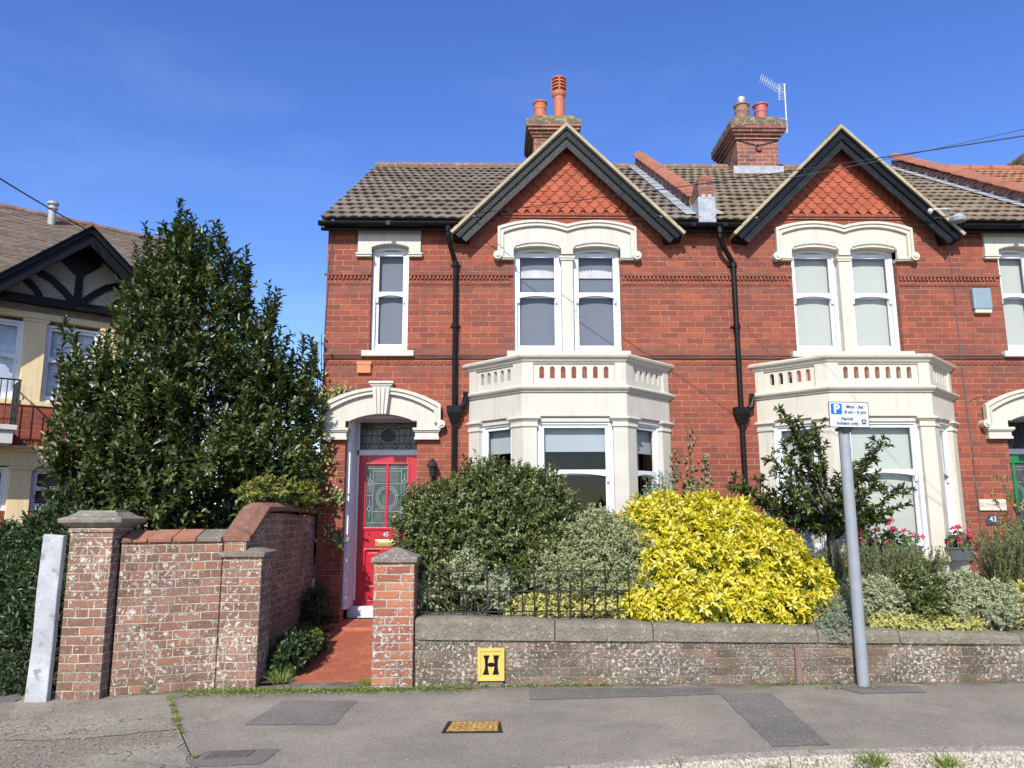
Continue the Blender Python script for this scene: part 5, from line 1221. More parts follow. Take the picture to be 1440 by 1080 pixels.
while x < 13:
    w_ = [1.35, 0.95, 1.6, 0.8, 1.2, 1.5][k % 6]; x2 = min(x+w_, 13); b = MB(); j = random.uniform(-0.006, 0.006); n = 7
    rings = []
    for i in range(n+1):
        xx = x+0.004+(x2-x-0.008)*i/n; jj = j+random.uniform(-0.006, 0.006); e = 0.012 if i in (0, n) else 0
        rings.append([(xx, 7.60+e+random.uniform(-.004, .004), zbot(xx)+0.003), (xx, 7.60+e, ztop(xx)-0.055+jj), (xx, 7.625+e, ztop(xx)-0.02+jj), (xx, 7.67, ztop(xx)+jj-e), (xx, 7.93, ztop(xx)+jj-e), (xx, 7.95, zbot(xx))])
    b.loft(rings); b.build('coping_stone', M['coping'], fw, bevel=0.006); x = x2; k += 1
b = MB(); p_ = at(1124, 962, 7.62); b.box(p_.x-0.03, p_.x+0.028, 7.592, 7.629, 0.0, 0.34); b.box(p_.x-0.018, p_.x+0.016, 7.585, 7.592, 0.0, 0.33)
b.build('pipe_cover', simple('brown_painted_metal', (0.2, 0.12, 0.1), 0.6, 0.15), fw, bevel=0.003)
rr = thing('iron_railing', 'low black iron railing on the garden wall in front of the dark shrub', 'railing', (0, 7.78, 0.64))
rx1 = 1.32; Yr = 7.78
for z in (1.055, 0.86, 0.665):
    b = MB(); b.box(-0.78, rx1, Yr-0.013, Yr+0.013, z-0.006, z+0.006); b.build('rail', M['iron'], rr)
x = -0.68; i = 0
while x < rx1:
    b = MB(); zt = 1.11 if i % 2 else 0.95; b.cyl((x, Yr, ztop(x)-0.03), (x, Yr, zt), 0.007, 8); b.tube([(x, Yr, zt), (x, Yr, zt+0.03)], [0.012, 0.002], 8)
    b.build('bar', M['iron'], rr); x += 0.1175; i += 1
# hydrant plate
hs = thing('hydrant_sign', 'yellow plate with a black letter H fixed low on the garden wall', 'sign', (-0.05, 7.61, 0.05))
b = MB(); hx0, hx1, hz0, hz1 = -0.178, 0.078, 0.055, 0.35; y0 = 7.585
b.box(hx0, hx1, y0, 7.629, hz0, hz1)
f_ = 0.028
for q in ((hx0, hx1, hz0, hz0+f_), (hx0, hx1, hz1-f_, hz1), (hx0, hx0+f_, hz0+f_, hz1-f_), (hx1-f_, hx1, hz0+f_, hz1-f_)): b.box(q[0], q[1], y0-0.009, y0-0.0003, q[2], q[3])
b.build('plate', simple('yellow_sign_enamel', (0.60, 0.41, 0.085), 0.5, 0.1, 20, 0.002, 40, dirt=(0.5, 0.4, 0.15), dirt_amt=0.4, dscale=20), hs, bevel=0.004)
def HX(u, v): return (hx0+(u-232)/610*(hx1-hx0), hz1-(v-190)/665*(hz1-hz0))
def stroke(t0, t1, w0, w1, c0, c1): return [HX(*p) for p in ((t0, 330), (w0-8, 420), (w0, 520), (w0-8, 620), (c0, 725), (c1, 725), (w1+8, 620), (w1, 520), (w1+8, 420), (t1, 330))]
b = MB(); b.prism(stroke(360, 505, 402, 462, 345, 495), y0-0.004, y0-0.0003); b.prism(stroke(585, 727, 612, 688, 570, 717), y0-0.004, y0-0.0003)
b.prism([HX(*p) for p in ((462, 495), (462, 550), (545, 570), (612, 550), (612, 495), (545, 475))], y0-0.0039, y0-0.0004)
b.build('letter', M['black'], hs)
b = MB(); b.box(hx0+0.02, hx1-0.015, 7.60, 7.64, -0.01, 0.052); b.build('stone_block', M['coping'], hs, bevel=0.005)
# parking sign
ps = thing('parking_sign', 'grey post with white permit parking plate on the pavement', 'sign', (3.47, 7.50, 0))
b = MB(); b.tube([(3.47, 7.50, -0.05), (3.47, 7.50, 2.46), (3.47, 7.50, 2.47)], [0.054, 0.054, 0.04], 20); b.build('post', M['post'], ps, smooth=False)
b = MB(); b.box(3.41, 3.53, 7.43, 7.56, 2.42, 2.452); b.box(3.43, 3.51, 7.425, 7.45, 2.40, 2.66); b.build('bracket', M['iron'], ps)
PX0, PX1, PZ0, PZ1 = 3.295, 3.695, 2.445, 2.70; PY = 7.415
TM = Matrix.Translation((3.495, PY, 2.57)) @ Matrix.Rotation(math.radians(1.2), 4, 'Y') @ Matrix.Translation((-3.495, -PY, -2.57))
def rrect(x0, x1, z0, z1, r):
    pts = []
    for cx, cz, a0 in ((x1-r, z0+r, -PI/2), (x1-r, z1-r, 0), (x0+r, z1-r, PI/2), (x0+r, z0+r, PI)):
        pts += [(cx+r*math.cos(a0+PI/2*k/4), cz+r*math.sin(a0+PI/2*k/4)) for k in range(5)]
    return pts
b = MB(TM); b.prism(rrect(PX0, PX1, PZ0, PZ1, 0.012), PY, PY+0.004); b.build('plate', M['signb'] if 'signb' in M else M['black'], ps)
b = MB(TM); b.prism(rrect(PX0+0.006, PX1-0.006, PZ0+0.006, PZ1-0.006, 0.010), PY-0.0012, PY-0.0002); pl = b.build('face', simple('white_sign_face', (0.50, 0.51, 0.56), 0.35, 0.02), ps)
def SX(u, v): return (PX0+(u-195)/975*(PX1-PX0), PZ1-(v-150)/612*(PZ1-PZ0))
b = MB(TM); p0, p1 = SX(248, 448), SX(515, 195); b.prism(rrect(p0[0], p1[0], p0[1], p1[1], 0.004), PY-0.0024, PY-0.0014); b.build('blue_square', simple('blue_sign_face', (0.01, 0.10, 0.42), 0.35, 0.02), ps)
def stext(s, u, v, size, mat, y=0.0030, sp=1.0, bold=0.03): 
    x, z = SX(u, v); text_mesh('lettering', s, size, TM @ Matrix.Translation((x, PY-y, z)) @ FRONT, mat, ps, 0.0004, space=sp, bold=bold)
signw = simple('white_letter', (0.75, 0.77, 0.8), 0.4, 0.02); signk = simple('black_letter', (0.01, 0.01, 0.012), 0.4, 0.02)
o = None
stext('P', 385, 325, 0.118, signw)
for s_, u, v, sz in (('Mon - Sat', 835, 270, 0.043), ('8 am - 6 pm', 840, 395, 0.043), ('Permit', 635, 560, 0.043), ('holders only', 635, 665, 0.043)): stext(s_, u, v, sz, signk, 0.0020, 1.0)
b = MB(TM); p0, p1 = SX(985, 680), SX(1088, 565); b.prism([(p0[0], p0[1]), (p1[0], p0[1]), (p1[0], p1[1]), (p0[0], p1[1])], PY-0.0024, PY-0.0014); b.build('zone_square', signk, ps)
stext('A', 1037, 622, 0.045, signw, 0.0030, 1.0, 0.0)
# white gate post, covers
wb = MB(); wb.loft([[(-4.125, y, 0.0), (-3.93, y, -0.01), (-3.922, y, 0.5), (-3.925, y, 0.9), (-3.915, y, 1.435), (-4.10, y, 1.45), (-4.112, y, 0.95), (-4.105, y, 0.5)] for y in (7.10, 7.17)])
wb = wb.build('gate_post', lichen_stuff('flaking_white_paint', (0.50, 0.51, 0.53), (0.38, 0.37, 0.36), (0.16, 0.14, 0.12), 0.75, 5, 0.7, 0.004), bevel=0.01, at0=(-4.0, 7.14, 0)); tag(wb, 'flaking white painted board standing upright against the tall brick pier', 'gate post')
t = NT('rusty_iron'); P = t.pos()
c = t.mix(t.rng(t.noise(P, 40, 5, 0.7), 0.4, 0.6), (0.22, 0.11, 0.035), (0.55, 0.34, 0.09)); t.bsdf(Base_Color=c, Roughness=0.8, Normal=t.bump(t.noise(P, 70, 3), 0.006)); M['rust'] = t.mat
cv = thing('access_cover', 'small rusty rectangular cover set in the pavement', 'cover', (-0.17, 6.2, 0))
b = MB(); b.prism([(-0.41, 6.04), (0.05, 6.04), (0.03, 6.36), (-0.38, 6.36)], 0.0005, 0.006, plane='xy'); b.build('frame', M['iron'], cv)
b = MB(); b.prism([(-0.375, 6.075), (0.015, 6.075), (0.0, 6.335), (-0.345, 6.335)], 0.006, 0.011, plane='xy')
for i in range(9):
    for j in range(5): cx, cy = -0.34+i*0.042+j*0.003, 6.10+j*0.05; b.box(cx-0.012, cx+0.012, cy-0.014, cy+0.014, 0.011, 0.016)
b.build('lid', M['rust'], cv, bevel=0.003)
cv = thing('access_cover', 'dull grey sunken cover in the dark patch at the foot of the driveway', 'cover', (-1.85, 5.6, 0))
b = MB(); b.prism([(-1.96, 5.46), (-1.68, 5.50), (-1.66, 5.66), (-1.95, 5.63)], 0.0045, 0.009, plane='xy'); b.build('lid', simple('worn_iron_cover', (0.12, 0.10, 0.09), 0.7, 0.3, 30, 0.004, 60), cv, bevel=0.003)
# overhead wires
def wire(name, p, q, sag, r, mat, label):
    p, q = Vector(p), Vector(q); b = MB(); n = 24
    b.tube([p.lerp(q, i/n)-Vector((0, 0, sag*4*(i/n)*(1-i/n))) for i in range(n+1)], r, 5)
    o = b.build(name, M[mat], at0=tuple(p)); tag(o, label, 'cable', 'overhead wires'); return o
wire('overhead_cable', at(1700, 150, 5.2), at(668, 300, YE-0.1), 0.04, 0.0055, 'cable', 'thicker lower wire crossing in front of both gables')
wire('overhead_cable', at(1700, 118, 5.0), at(930, 276, YE-0.1), 0.10, 0.0035, 'cableg', 'thin upper wire running right from the end of the left gable')
pv = OV+Vector((math.cos(AV), math.sin(AV), 0))*(ga-0.08)+Vector((math.sin(AV), -math.cos(AV), 0))*0.72+Vector((0, 0, gz-0.12))
wire('overhead_cable', at(-160, 150, 7.5), pv, 0.03, 0.011, 'cable', 'black wire slanting down to the timbered gable at the left')
# ================================================================== plants
def nrm(a): return a/np.maximum(np.linalg.norm(a, axis=-1, keepdims=True), 1e-9)
def leaf_mesh(name, P, T, N, L, W, mat, parent, rnd=None, edge=False, fold=0.22, droop=0.12, mo=None):
    n = len(P); T = nrm(T); N = nrm(N-T*(N*T).sum(1, keepdims=True)); B = np.cross(T, N)
    L = np.broadcast_to(np.asarray(L, float), (n,))[:, None]; W = np.broadcast_to(np.asarray(W, float), (n,))[:, None]
    if rnd is None: rnd = RNG.random(n)
    mid = P+T*L*0.5; lft = mid+B*W*0.5+N*W*fold; rgt = mid-B*W*0.5+N*W*fold; tip = P+T*L-N*L*droop
    if edge:
        V = np.stack([P, lft, tip, rgt, mid], 1).reshape(-1, 3); i = np.arange(n)[:, None]*5
        F = np.concatenate([i+np.array([[0, 4, 1]]), i+np.array([[1, 4, 2]]), i+np.array([[2, 4, 3]]), i+np.array([[3, 4, 0]])])
        at_ = {'rnd': np.repeat(rnd, 5), 'edge': np.tile([0.7, 1, 0.9, 1, 0.0], n)}
    else:
        V = np.stack([P, lft, tip, rgt], 1).reshape(-1, 3); i = np.arange(n)[:, None]*4
        F = np.concatenate([i+np.array([[0, 1, 2]]), i+np.array([[0, 2, 3]])]); at_ = {'rnd': np.repeat(rnd, 4)}
    return np_mesh(name, V, F, M[mat], parent, at_, Mo=mo)
def shell(lumps, n, depth=0.25, zmin=-9, front=0.0, rough=0.12, gap=0.0, gf=9.0):
    """points on the outside of a union of ellipsoids, with outward normals"""
    A = np.array(lumps, float); wgt = (A[:, 3]*A[:, 5]+A[:, 3]*A[:, 4]+A[:, 4]*A[:, 5]); out = []; outn = []; tot = 0
    while tot < n:
        k = RNG.choice(len(A), n*2, p=wgt/wgt.sum()); d = nrm(RNG.normal(size=(n*2, 3)))
        d[:, 1] = np.where(RNG.random(n*2) < front, -np.abs(d[:, 1]), d[:, 1])
        wob = 1+rough*(np.sin(d[:, 0]*7+A[k, 0]*5)*np.cos(d[:, 2]*6+A[k, 2]*3)+0.6*np.sin(d[:, 2]*13+d[:, 0]*11+A[k, 1]*7))
        f = wob*(1-depth*RNG.random(n*2)**1.5)
        p = A[k, :3]+d*A[k, 3:6]*f[:, None]
        ins = np.zeros(n*2, bool)
        for j in range(len(A)):
            q = ((p-A[j, :3])/A[j, 3:6]); ins |= ((q**2).sum(1) < 0.62) & (k != j)
        ok = ~ins & (p[:, 2] > zmin)
        if gap:
            q = p*gf; g = np.sin(q[:, 0]*1.0+1.3*np.sin(q[:, 2]*0.7))+np.sin(q[:, 2]*1.1+1.7*np.sin(q[:, 0]*0.6+q[:, 1]))+0.7*np.sin(q[:, 0]*2.3+q[:, 2]*1.9)
            ok &= ~((g > 0.55) & (RNG.random(n*2) < gap))
        out.append(p[ok]); outn.append(nrm(d[ok]/A[k[ok], 3:6])); tot += ok.sum()
    return np.concatenate(out)[:n], np.concatenate(outn)[:n]
def sprigs(Cn, D, k, length, spread=0.75, jit=0.25, up=0.35):
    """k leaves spiralling round a short shoot from Cn in direction D"""
    n = len(Cn); D = nrm(D); ref = np.where(np.abs(D[:, 2:3]) < 0.9, np.array([[0, 0, 1.0]]), np.array([[1.0, 0, 0]]))
    A = nrm(np.cross(D, ref)); B = np.cross(D, A); ph = RNG.random(n)*2*PI
    Ps, Ts, Ns = [], [], []
    length = np.broadcast_to(np.asarray(length, float), (n,))
    for j in range(k):
        a = ph+j*2.4; R_ = A*np.cos(a)[:, None]+B*np.sin(a)[:, None]; u = j/max(k-1, 1)
        Ps.append(Cn+D*(length*u)[:, None]); s = spread*(1-0.45*u)
        t = nrm(R_*s+D*(1-s*0.6)+RNG.normal(size=(n, 3))*jit); Ts.append(t)
        Ns.append(nrm(D-R_*0.3+np.array([0, 0, up])+RNG.normal(size=(n, 3))*jit*0.8))
    return np.concatenate(Ps), np.concatenate(Ts), np.concatenate(Ns)
def lump(px, py, Y, rx, ry, rz): p = at(px, py, Y); return (p.x, p.y, p.z, rx, ry, rz)
def stems_mesh(name, base, tips, r, mat, parent, fork=0.35, n=7):
    mb = MB()
    for t_ in tips:
        t_ = Vector(t_); b_ = Vector(base)+Vector((random.uniform(-.03, .03), random.uniform(-.03, .03), 0)); c_ = b_.lerp(t_, 0.5)+Vector((random.uniform(-.08, .08), random.uniform(-.08, .08), random.uniform(0.0, 0.15)))
        pts = [b_*(1-u)**2+c_*2*u*(1-u)+t_*u*u for u in [i/n for i in range(n+1)]]; mb.tube(pts, [r*(1-0.8*i/n) for i in range(n+1)], 6)
    return mb.build(name, M[mat], parent)
def shrub(name, label, cat, lumps, mat, n, k, L, W, slen, edge=False, spread=0.75, fill=0.35, group=None, stem='stem', zmin=-9, upb=0.5, front=0.3, depth=0.22, rmix=None, rough=0.12, base=None, parts=True, jit=0.25, gap=0.6, gf=11.0):
    A = np.array(lumps); cx = float((A[:, 0]).mean()); cy = float(A[:, 1].mean()); z0 = float((A[:, 2]-A[:, 5]).min())
    bz = base if base is not None else max(z0, 0.02)
    o = thing(name, label, cat, (cx, cy, bz), 0, group)
    P, N = shell(lumps, n, depth, zmin, front, rough, gap, gf); D = nrm(N+np.array([0, 0, upb])+RNG.normal(size=P.shape)*0.35)
    ln = slen*(0.6+0.8*RNG.random(n))
    p, t, nn = sprigs(P, D, k, ln, spread, jit)
    base_r = np.clip(np.repeat(RNG.random(n)[None, :], k, 0).ravel()*0.6+RNG.random(len(p))*0.4, 0, 1)
    Lr = L*(0.65+0.6*RNG.random(len(p))); 
    leaf_mesh('foliage', p, t, nn, Lr, Lr*W/L, mat, o, base_r, edge)
    if fill:
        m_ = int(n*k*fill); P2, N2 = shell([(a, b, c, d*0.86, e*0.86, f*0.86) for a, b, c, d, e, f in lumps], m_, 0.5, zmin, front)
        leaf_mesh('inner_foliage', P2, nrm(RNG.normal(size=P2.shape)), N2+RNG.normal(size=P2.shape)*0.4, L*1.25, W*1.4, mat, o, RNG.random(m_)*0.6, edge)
    idx = RNG.choice(n, min(26, n)); 
    stems_mesh('stems', (cx, cy, bz-0.05), [tuple(P[i]) for i in idx], 0.014 if L < 0.06 else 0.02, stem, o)
    return o

# --- big evergreen tree behind the left garden wall
YT = 10.35
TL = [lump(258, 520, YT, 0.68, 0.8, 1.02), lump(215, 455, YT, 0.22, 0.35, 0.66), lump(312, 455, YT, 0.25, 0.45, 0.66), lump(258, 400, YT, 0.21, 0.3, 0.58), lump(165, 585, YT-0.1, 0.50, 0.6, 0.72),
      lump(150, 650, YT-0.2, 0.42, 0.55, 0.60), lump(358, 540, YT, 0.27, 0.5, 0.66), lump(402, 615, YT, 0.36, 0.5, 0.62), lump(262, 640, YT-0.1, 1.02, 0.85, 0.85), lump(380, 660, YT-0.2, 0.5, 0.6, 0.5), lump(145, 740, YT-0.1, 0.38, 0.5, 0.45),
      lump(200, 720, YT-0.3, 0.8, 0.6, 0.5), lump(350, 720, YT+0.1, 0.7, 0.5, 0.45), lump(425, 580, YT+0.1, 0.20, 0.3, 0.38)]
TL = [(a, b, c, d*1.11, e*1.0, f*1.11) for a, b, c, d, e, f in TL]
tr = thing('evergreen_tree', 'large dark glossy evergreen tree rising behind the left garden wall', 'tree', (at(250, 700, YT).x, YT, 0.03))
n = 3000; P, N = shell(TL, n, 0.30, 0.9, 0.35, 0.24, 0.92, 4.6); D = nrm(N*0.9+np.array([0, 0, 0.9])+RNG.normal(size=P.shape)*0.3)
kp = ~((P[:, 0] > -2.62) & (P[:, 1] > 10.3)); P, N, D = P[kp], N[kp], D[kp]; n = len(P)
p, t_, nn = sprigs(P, D, 9, 0.22*(0.6+0.9*RNG.random(n)), 0.8, 0.28)
tips = [(253, 284), (262, 300), (246, 312), (268, 318), (205, 322), (192, 350), (212, 335), (302, 318), (298, 345), (308, 335), (345, 352), (338, 372), (350, 380), (378, 402), (372, 425), (388, 410), (385, 440), (150, 480), (90, 452), (85, 520), (402, 480), (425, 478), (438, 480), (443, 500), (176, 400), (226, 372), (283, 372), (322, 360), (360, 440), (412, 500), (78, 560)]
tp = np.array([at(a, b, YT+random.uniform(-.2, .2)) for a, b in tips]); tb = tp-np.stack([RNG.normal(0, 0.05, len(tp)), RNG.normal(0, 0.05, len(tp)), 0.55+0.2*RNG.random(len(tp))], 1)
bxx = at(262, 400, YT).x
Pq, Nq = shell(TL, 130, 0.12, 1.6, 0.7, 0.24); hq = 0.30+0.35*RNG.random(130); tq = Pq+np.stack([Nq[:, 0]*0.16+RNG.normal(0, .04, 130), Nq[:, 1]*0.14, hq], 1)
tq[:, 2] = np.minimum(tq[:, 2], at(255, 286, YT).z-0.75*np.abs(tq[:, 0]-bxx)**1.2-0.4*RNG.random(130)); tp = np.concatenate([tp, tq]); tb = np.concatenate([tb, Pq])
Cs, Ds = [], []
for s_ in np.linspace(0, 0.95, 12): Cs.append(tb+(tp-tb)*s_); Ds.append(nrm(tp-tb+RNG.normal(size=tp.shape)*0.12))
p2, t2, n2 = sprigs(np.concatenate(Cs), np.concatenate(Ds), 5, 0.07, 0.8, 0.22)
Lr = 0.106*(0.65+0.55*RNG.random(len(p)+len(p2)))
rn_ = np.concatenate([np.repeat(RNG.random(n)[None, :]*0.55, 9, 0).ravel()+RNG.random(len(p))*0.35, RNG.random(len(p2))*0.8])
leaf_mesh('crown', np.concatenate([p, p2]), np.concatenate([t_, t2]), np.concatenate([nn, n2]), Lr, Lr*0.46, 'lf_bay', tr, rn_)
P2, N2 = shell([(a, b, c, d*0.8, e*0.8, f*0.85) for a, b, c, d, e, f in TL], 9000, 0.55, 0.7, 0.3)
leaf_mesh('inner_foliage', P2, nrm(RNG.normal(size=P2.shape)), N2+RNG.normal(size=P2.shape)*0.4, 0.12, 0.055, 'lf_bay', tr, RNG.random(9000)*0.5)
bx, by_ = at(250, 700, YT).x, YT
mb = MB(); mb.tube([(bx, by_, 0), (bx+0.03, by_, 0.8), (bx-0.02, by_, 1.8), (bx, by_, 3.2), (bx, by_, 4.9)], [0.11, 0.09, 0.08, 0.05, 0.012], 10)
for l_ in TL: mb.tube([(bx, by_, 0.9+random.random()*0.6), ((bx+l_[0])/2, (by_+l_[1])/2, (1.4+l_[2])/2), (l_[0], l_[1], l_[2]+l_[5]*0.6)], [0.045, 0.03, 0.008], 6)
for a, b in zip(tb[:31], tp[:31]): mb.tube([tuple(a-np.array([0, 0, 0.3])), tuple(a), tuple(b)], [0.010, 0.007, 0.003], 5)
mb.build('trunk', M['bark'], tr)

# --- shrubs of the left front garden
shrub('shrub', 'big dark rounded shrub behind the iron railing', 'shrub', [lump(680, 765, 8.55, 0.80, 0.5, 0.84), lump(610, 750, 8.5, 0.38, 0.4, 0.48), lump(750, 730, 8.55, 0.45, 0.4, 0.50), lump(640, 820, 8.35, 0.5, 0.35, 0.4), lump(700, 700, 8.6, 0.35, 0.4, 0.36), lump(760, 800, 8.4, 0.4, 0.3, 0.5), lump(600, 800, 8.4, 0.3, 0.3, 0.35)],
      'lf_box', 4000, 9, 0.048, 0.022, 0.10, base=0.38, zmin=0.5, rough=0.10, fill=0.7)
shrub('shrub', 'pale cream-leaved shoots pushing through the left half of the railing', 'shrub', [lump(655, 810, 8.05, 0.16, 0.14, 0.22), lump(600, 835, 8.0, 0.10, 0.1, 0.12), lump(700, 830, 8.0, 0.16, 0.12, 0.14)], 'lf_cream', 330, 8, 0.045, 0.022, 0.09, True, base=0.38, zmin=0.5, fill=0.1, depth=0.7)
shrub('shrub', 'low mounded grey-green variegated shrub between the dark shrub and the yellow one', 'shrub', [lump(850, 778, 8.4, 0.60, 0.42, 0.40), lump(790, 800, 8.3, 0.36, 0.35, 0.32), lump(900, 790, 8.3, 0.34, 0.35, 0.34), lump(830, 820, 8.15, 0.55, 0.3, 0.20)],
      'lf_varg', 2800, 8, 0.044, 0.023, 0.07, True, base=0.38, zmin=0.55, rough=0.09)
shrub('shrub', 'low cream and yellow edging plant along the coping, right half of the railing', 'shrub', [lump(850, 850, 7.98, 0.38, 0.14, 0.10), lump(760, 855, 7.98, 0.35, 0.12, 0.09), lump(815, 840, 8.0, 0.22, 0.12, 0.10)], 'lf_vary', 700, 7, 0.042, 0.024, 0.045, True, base=0.4, zmin=0.5, fill=0.2)
shrub('shrub', 'grey trailing shrub spilling behind the right end of the railing', 'shrub', [lump(860, 825, 8.0, 0.42, 0.14, 0.09), lump(790, 822, 8.0, 0.2, 0.1, 0.08)], 'lf_varg', 500, 7, 0.034, 0.018, 0.05, True, base=0.4, zmin=0.5, fill=0.2)
# --- golden shrub
YL = [lump(985, 795, 8.3, 0.62, 0.46, 0.64), lump(925, 745, 8.4, 0.36, 0.36, 0.36), lump(1060, 800, 8.3, 0.50, 0.45, 0.55), lump(1120, 830, 8.2, 0.36, 0.34, 0.30), lump(905, 845, 8.02, 0.30, 0.22, 0.20), lump(1000, 850, 8.0, 0.5, 0.25, 0.22), lump(1080, 855, 8.0, 0.36, 0.22, 0.20), lump(1005, 742, 8.5, 0.45, 0.35, 0.32), lump(950, 800, 8.1, 0.4, 0.3, 0.4)]
shrub('golden_shrub', 'bright yellow-leaved shrub spilling over the low garden wall', 'shrub', YL, 'lf_yel', 3200, 8, 0.072, 0.031, 0.06, base=0.38, zmin=0.52, spread=0.98, fill=0.12, rough=0.13, upb=0.3, jit=0.24, gap=0.85, gf=13.0)
o = [x_ for x_ in bpy.data.objects if x_.name.startswith('golden_shrub')][0]
P, N = shell([(a, b, c, d*0.9, e*0.9, f*0.9) for a, b, c, d, e, f in YL], 700, 0.2, 0.52, 0.6); p, t_, nn = sprigs(P, N+RNG.normal(size=P.shape)*0.3, 8, 0.05, 0.9)
leaf_mesh('green_foliage', p, t_, nn, 0.06, 0.026, 'lf_yelg', o)

# --- open small tree behind the parking sign
YH = 8.9
hb = at(1168, 800, YH); hf = at(1166, 735, YH)
ht = thing('small_tree', 'small open glossy-leaved tree in front of the cream bay window', 'tree', (hb.x, YH, 0.38))
mb = MB(); mb.tube([(hb.x, YH, 0.3), (hf.x, YH, hf.z), at(1160, 690, YH)], [0.045, 0.038, 0.03], 8)
tips = [(1100, 580, 0), (1112, 592, -.1), (1148, 605, .1), (1035, 680, -.1), (1050, 700, 0), (1090, 650, -.2), (1240, 622, 0), (1215, 650, .1), (1262, 690, -.1), (1260, 715, .1), (1130, 640, .2), (1190, 655, -.2), (1080, 700, .2), (1200, 700, -.25), (1225, 730, 0),
        (1160, 660, 0), (1110, 690, -.3), (1145, 700, .25), (1180, 690, .1), (1095, 720, 0), (1205, 670, .3), (1130, 720, -.3), (1175, 725, -.3), (1070, 680, .15), (1230, 680, .1), (1185, 740, .2), (1140, 740, -.1), (1102, 628, .1), (1120, 612, -.05)]
Cs, Ds = [], []
for a, b, dy in tips:
    t3 = at(a, b, YH+dy); s3 = at(1165+(a-1165)*0.12, min(745, b+95), YH); c3 = s3.lerp(t3, 0.55)+Vector((0, 0, -0.06))
    pts = [s3*(1-u)**2+c3*2*u*(1-u)+t3*u*u for u in [i/9 for i in range(10)]]; mb.tube(pts, [0.014*(1-0.85*i/9) for i in range(10)], 5)
    for u_ in np.linspace(0.3, 1.0, 13):
        i = min(8, int(u_*9)); q = pts[i].lerp(pts[i+1], u_*9-i) if u_ < 1 else pts[9]; dr = (pts[min(i+1, 9)]-pts[i]).normalized()
        sd_ = Vector((random.gauss(0, 1), random.gauss(0, 1), random.gauss(0.3, 0.7))).normalized()
        Cs.append(q); Ds.append(dr)
        if random.random() < 0.75: 
            e = q+(dr*0.4+sd_*0.7)*0.11; mb.tube([q, e], [0.004, 0.002], 4); Cs.append(q.lerp(e, 0.5)); Ds.append((e-q).normalized()); Cs.append(e); Ds.append((e-q).normalized())
mb.build('trunk', M['bark'], ht)
p, t_, nn = sprigs(np.array(Cs), np.array(Ds), 6, 0.055, 0.85, 0.3)
leaf_mesh('crown', p, t_, nn, 0.080*(0.7+0.5*RNG.random(len(p))), 0.038, 'lf_bay', ht, RNG.random(len(p))**1.2)

# --- rosemary
def rosemary(label, x0, x1, ybase, ztop_px, Y, n, lean=0.0):
    c = at((x0+x1)/2, ybase, Y); o = thing('rosemary_bush', label, 'shrub', (c.x, Y, 0.38), 0, 'rosemary bushes'); Pn, Tn, Nn = [], [], []; mb = MB()
    for i in range(n):
        a = at(random.uniform(x0, x1), ybase+random.uniform(-5, 12), Y+random.uniform(-.25, .25)); h = (ybase-ztop_px)/122*random.uniform(0.55, 1.05)
        d = Vector((random.gauss(lean, 0.22), random.gauss(-0.05, 0.18), 1)).normalized(); cv_ = Vector((random.gauss(0, .12), random.gauss(0, .1), 0)); pts = [a+d*h*u+cv_*h*u*u for u in [k/6 for k in range(7)]]
        mb.tube(pts, [0.004*(1-0.7*k/6) for k in range(7)], 4)
        for k in range(int(h/0.0085)):
            u = random.uniform(0.15, 1); j = min(5, int(u*6)); q = pts[j].lerp(pts[j+1], u*6-j); ax = (pts[j+1]-pts[j]).normalized(); s3 = Vector((random.gauss(0, 1), random.gauss(0, 1), random.gauss(0, 1))).normalized()
            Pn.append(q); Tn.append(ax*0.75+s3*0.6); Nn.append(s3)
    mb.build('stems', M['stem'], o); leaf_mesh('needles', np.array(Pn), np.array(Tn), np.array(Nn), 0.034, 0.0075, 'lf_rose', o, RNG.random(len(Pn)))
rosemary('upright rosemary bush below the geraniums, right of the sign post', 1215, 1325, 830, 768, 8.35, 320)
rosemary('tall rosemary bush at the right edge, leaning over the wall', 1392, 1480, 845, 742, 8.35, 300, -0.03)
rosemary('dark narrow rosemary left of the sign post, beside the yellow shrub', 1150, 1200, 835, 765, 8.5, 110)
shrub('shrub', 'dark low greenery in the shade of the small open tree', 'shrub', [lump(1150, 830, 8.75, 0.4, 0.25, 0.22), lump(1250, 830, 8.8, 0.6, 0.25, 0.2), lump(1400, 840, 8.8, 0.7, 0.25, 0.2)], 'lf_dark', 700, 7, 0.045, 0.02, 0.06, base=0.38, zmin=0.4)
# --- edging plants along the right-hand wall
shrub('shrub', 'silvery trailing plant hanging over the coping just left of the sign post', 'shrub', [lump(1180, 862, 7.95, 0.26, 0.22, 0.14), lump(1178, 885, 7.66, 0.17, 0.09, 0.10), lump(1165, 880, 7.70, 0.12, 0.08, 0.06)], 'lf_grey', 620, 9, 0.022, 0.011, 0.06, base=0.4, zmin=0.28, fill=0.2)
shrub('shrub', 'cream-edged low hedge plant immediately right of the sign post', 'shrub', [lump(1235, 845, 8.05, 0.22, 0.3, 0.21), lump(1200, 845, 8.1, 0.2, 0.25, 0.18)], 'lf_cream', 800, 8, 0.034, 0.019, 0.05, True, base=0.4, zmin=0.4)
shrub('shrub', 'deep green patch in the middle of the low variegated hedge', 'shrub', [lump(1285, 843, 8.0, 0.28, 0.32, 0.24)], 'lf_box', 900, 8, 0.034, 0.019, 0.05, base=0.4, zmin=0.4)
shrub('shrub', 'white-edged part of the low hedge, between its green patch and its yellow end', 'shrub', [lump(1345, 843, 8.0, 0.30, 0.32, 0.23), lump(1390, 850, 7.98, 0.26, 0.3, 0.20)], 'lf_cream', 1500, 8, 0.034, 0.019, 0.05, True, base=0.4, zmin=0.36)
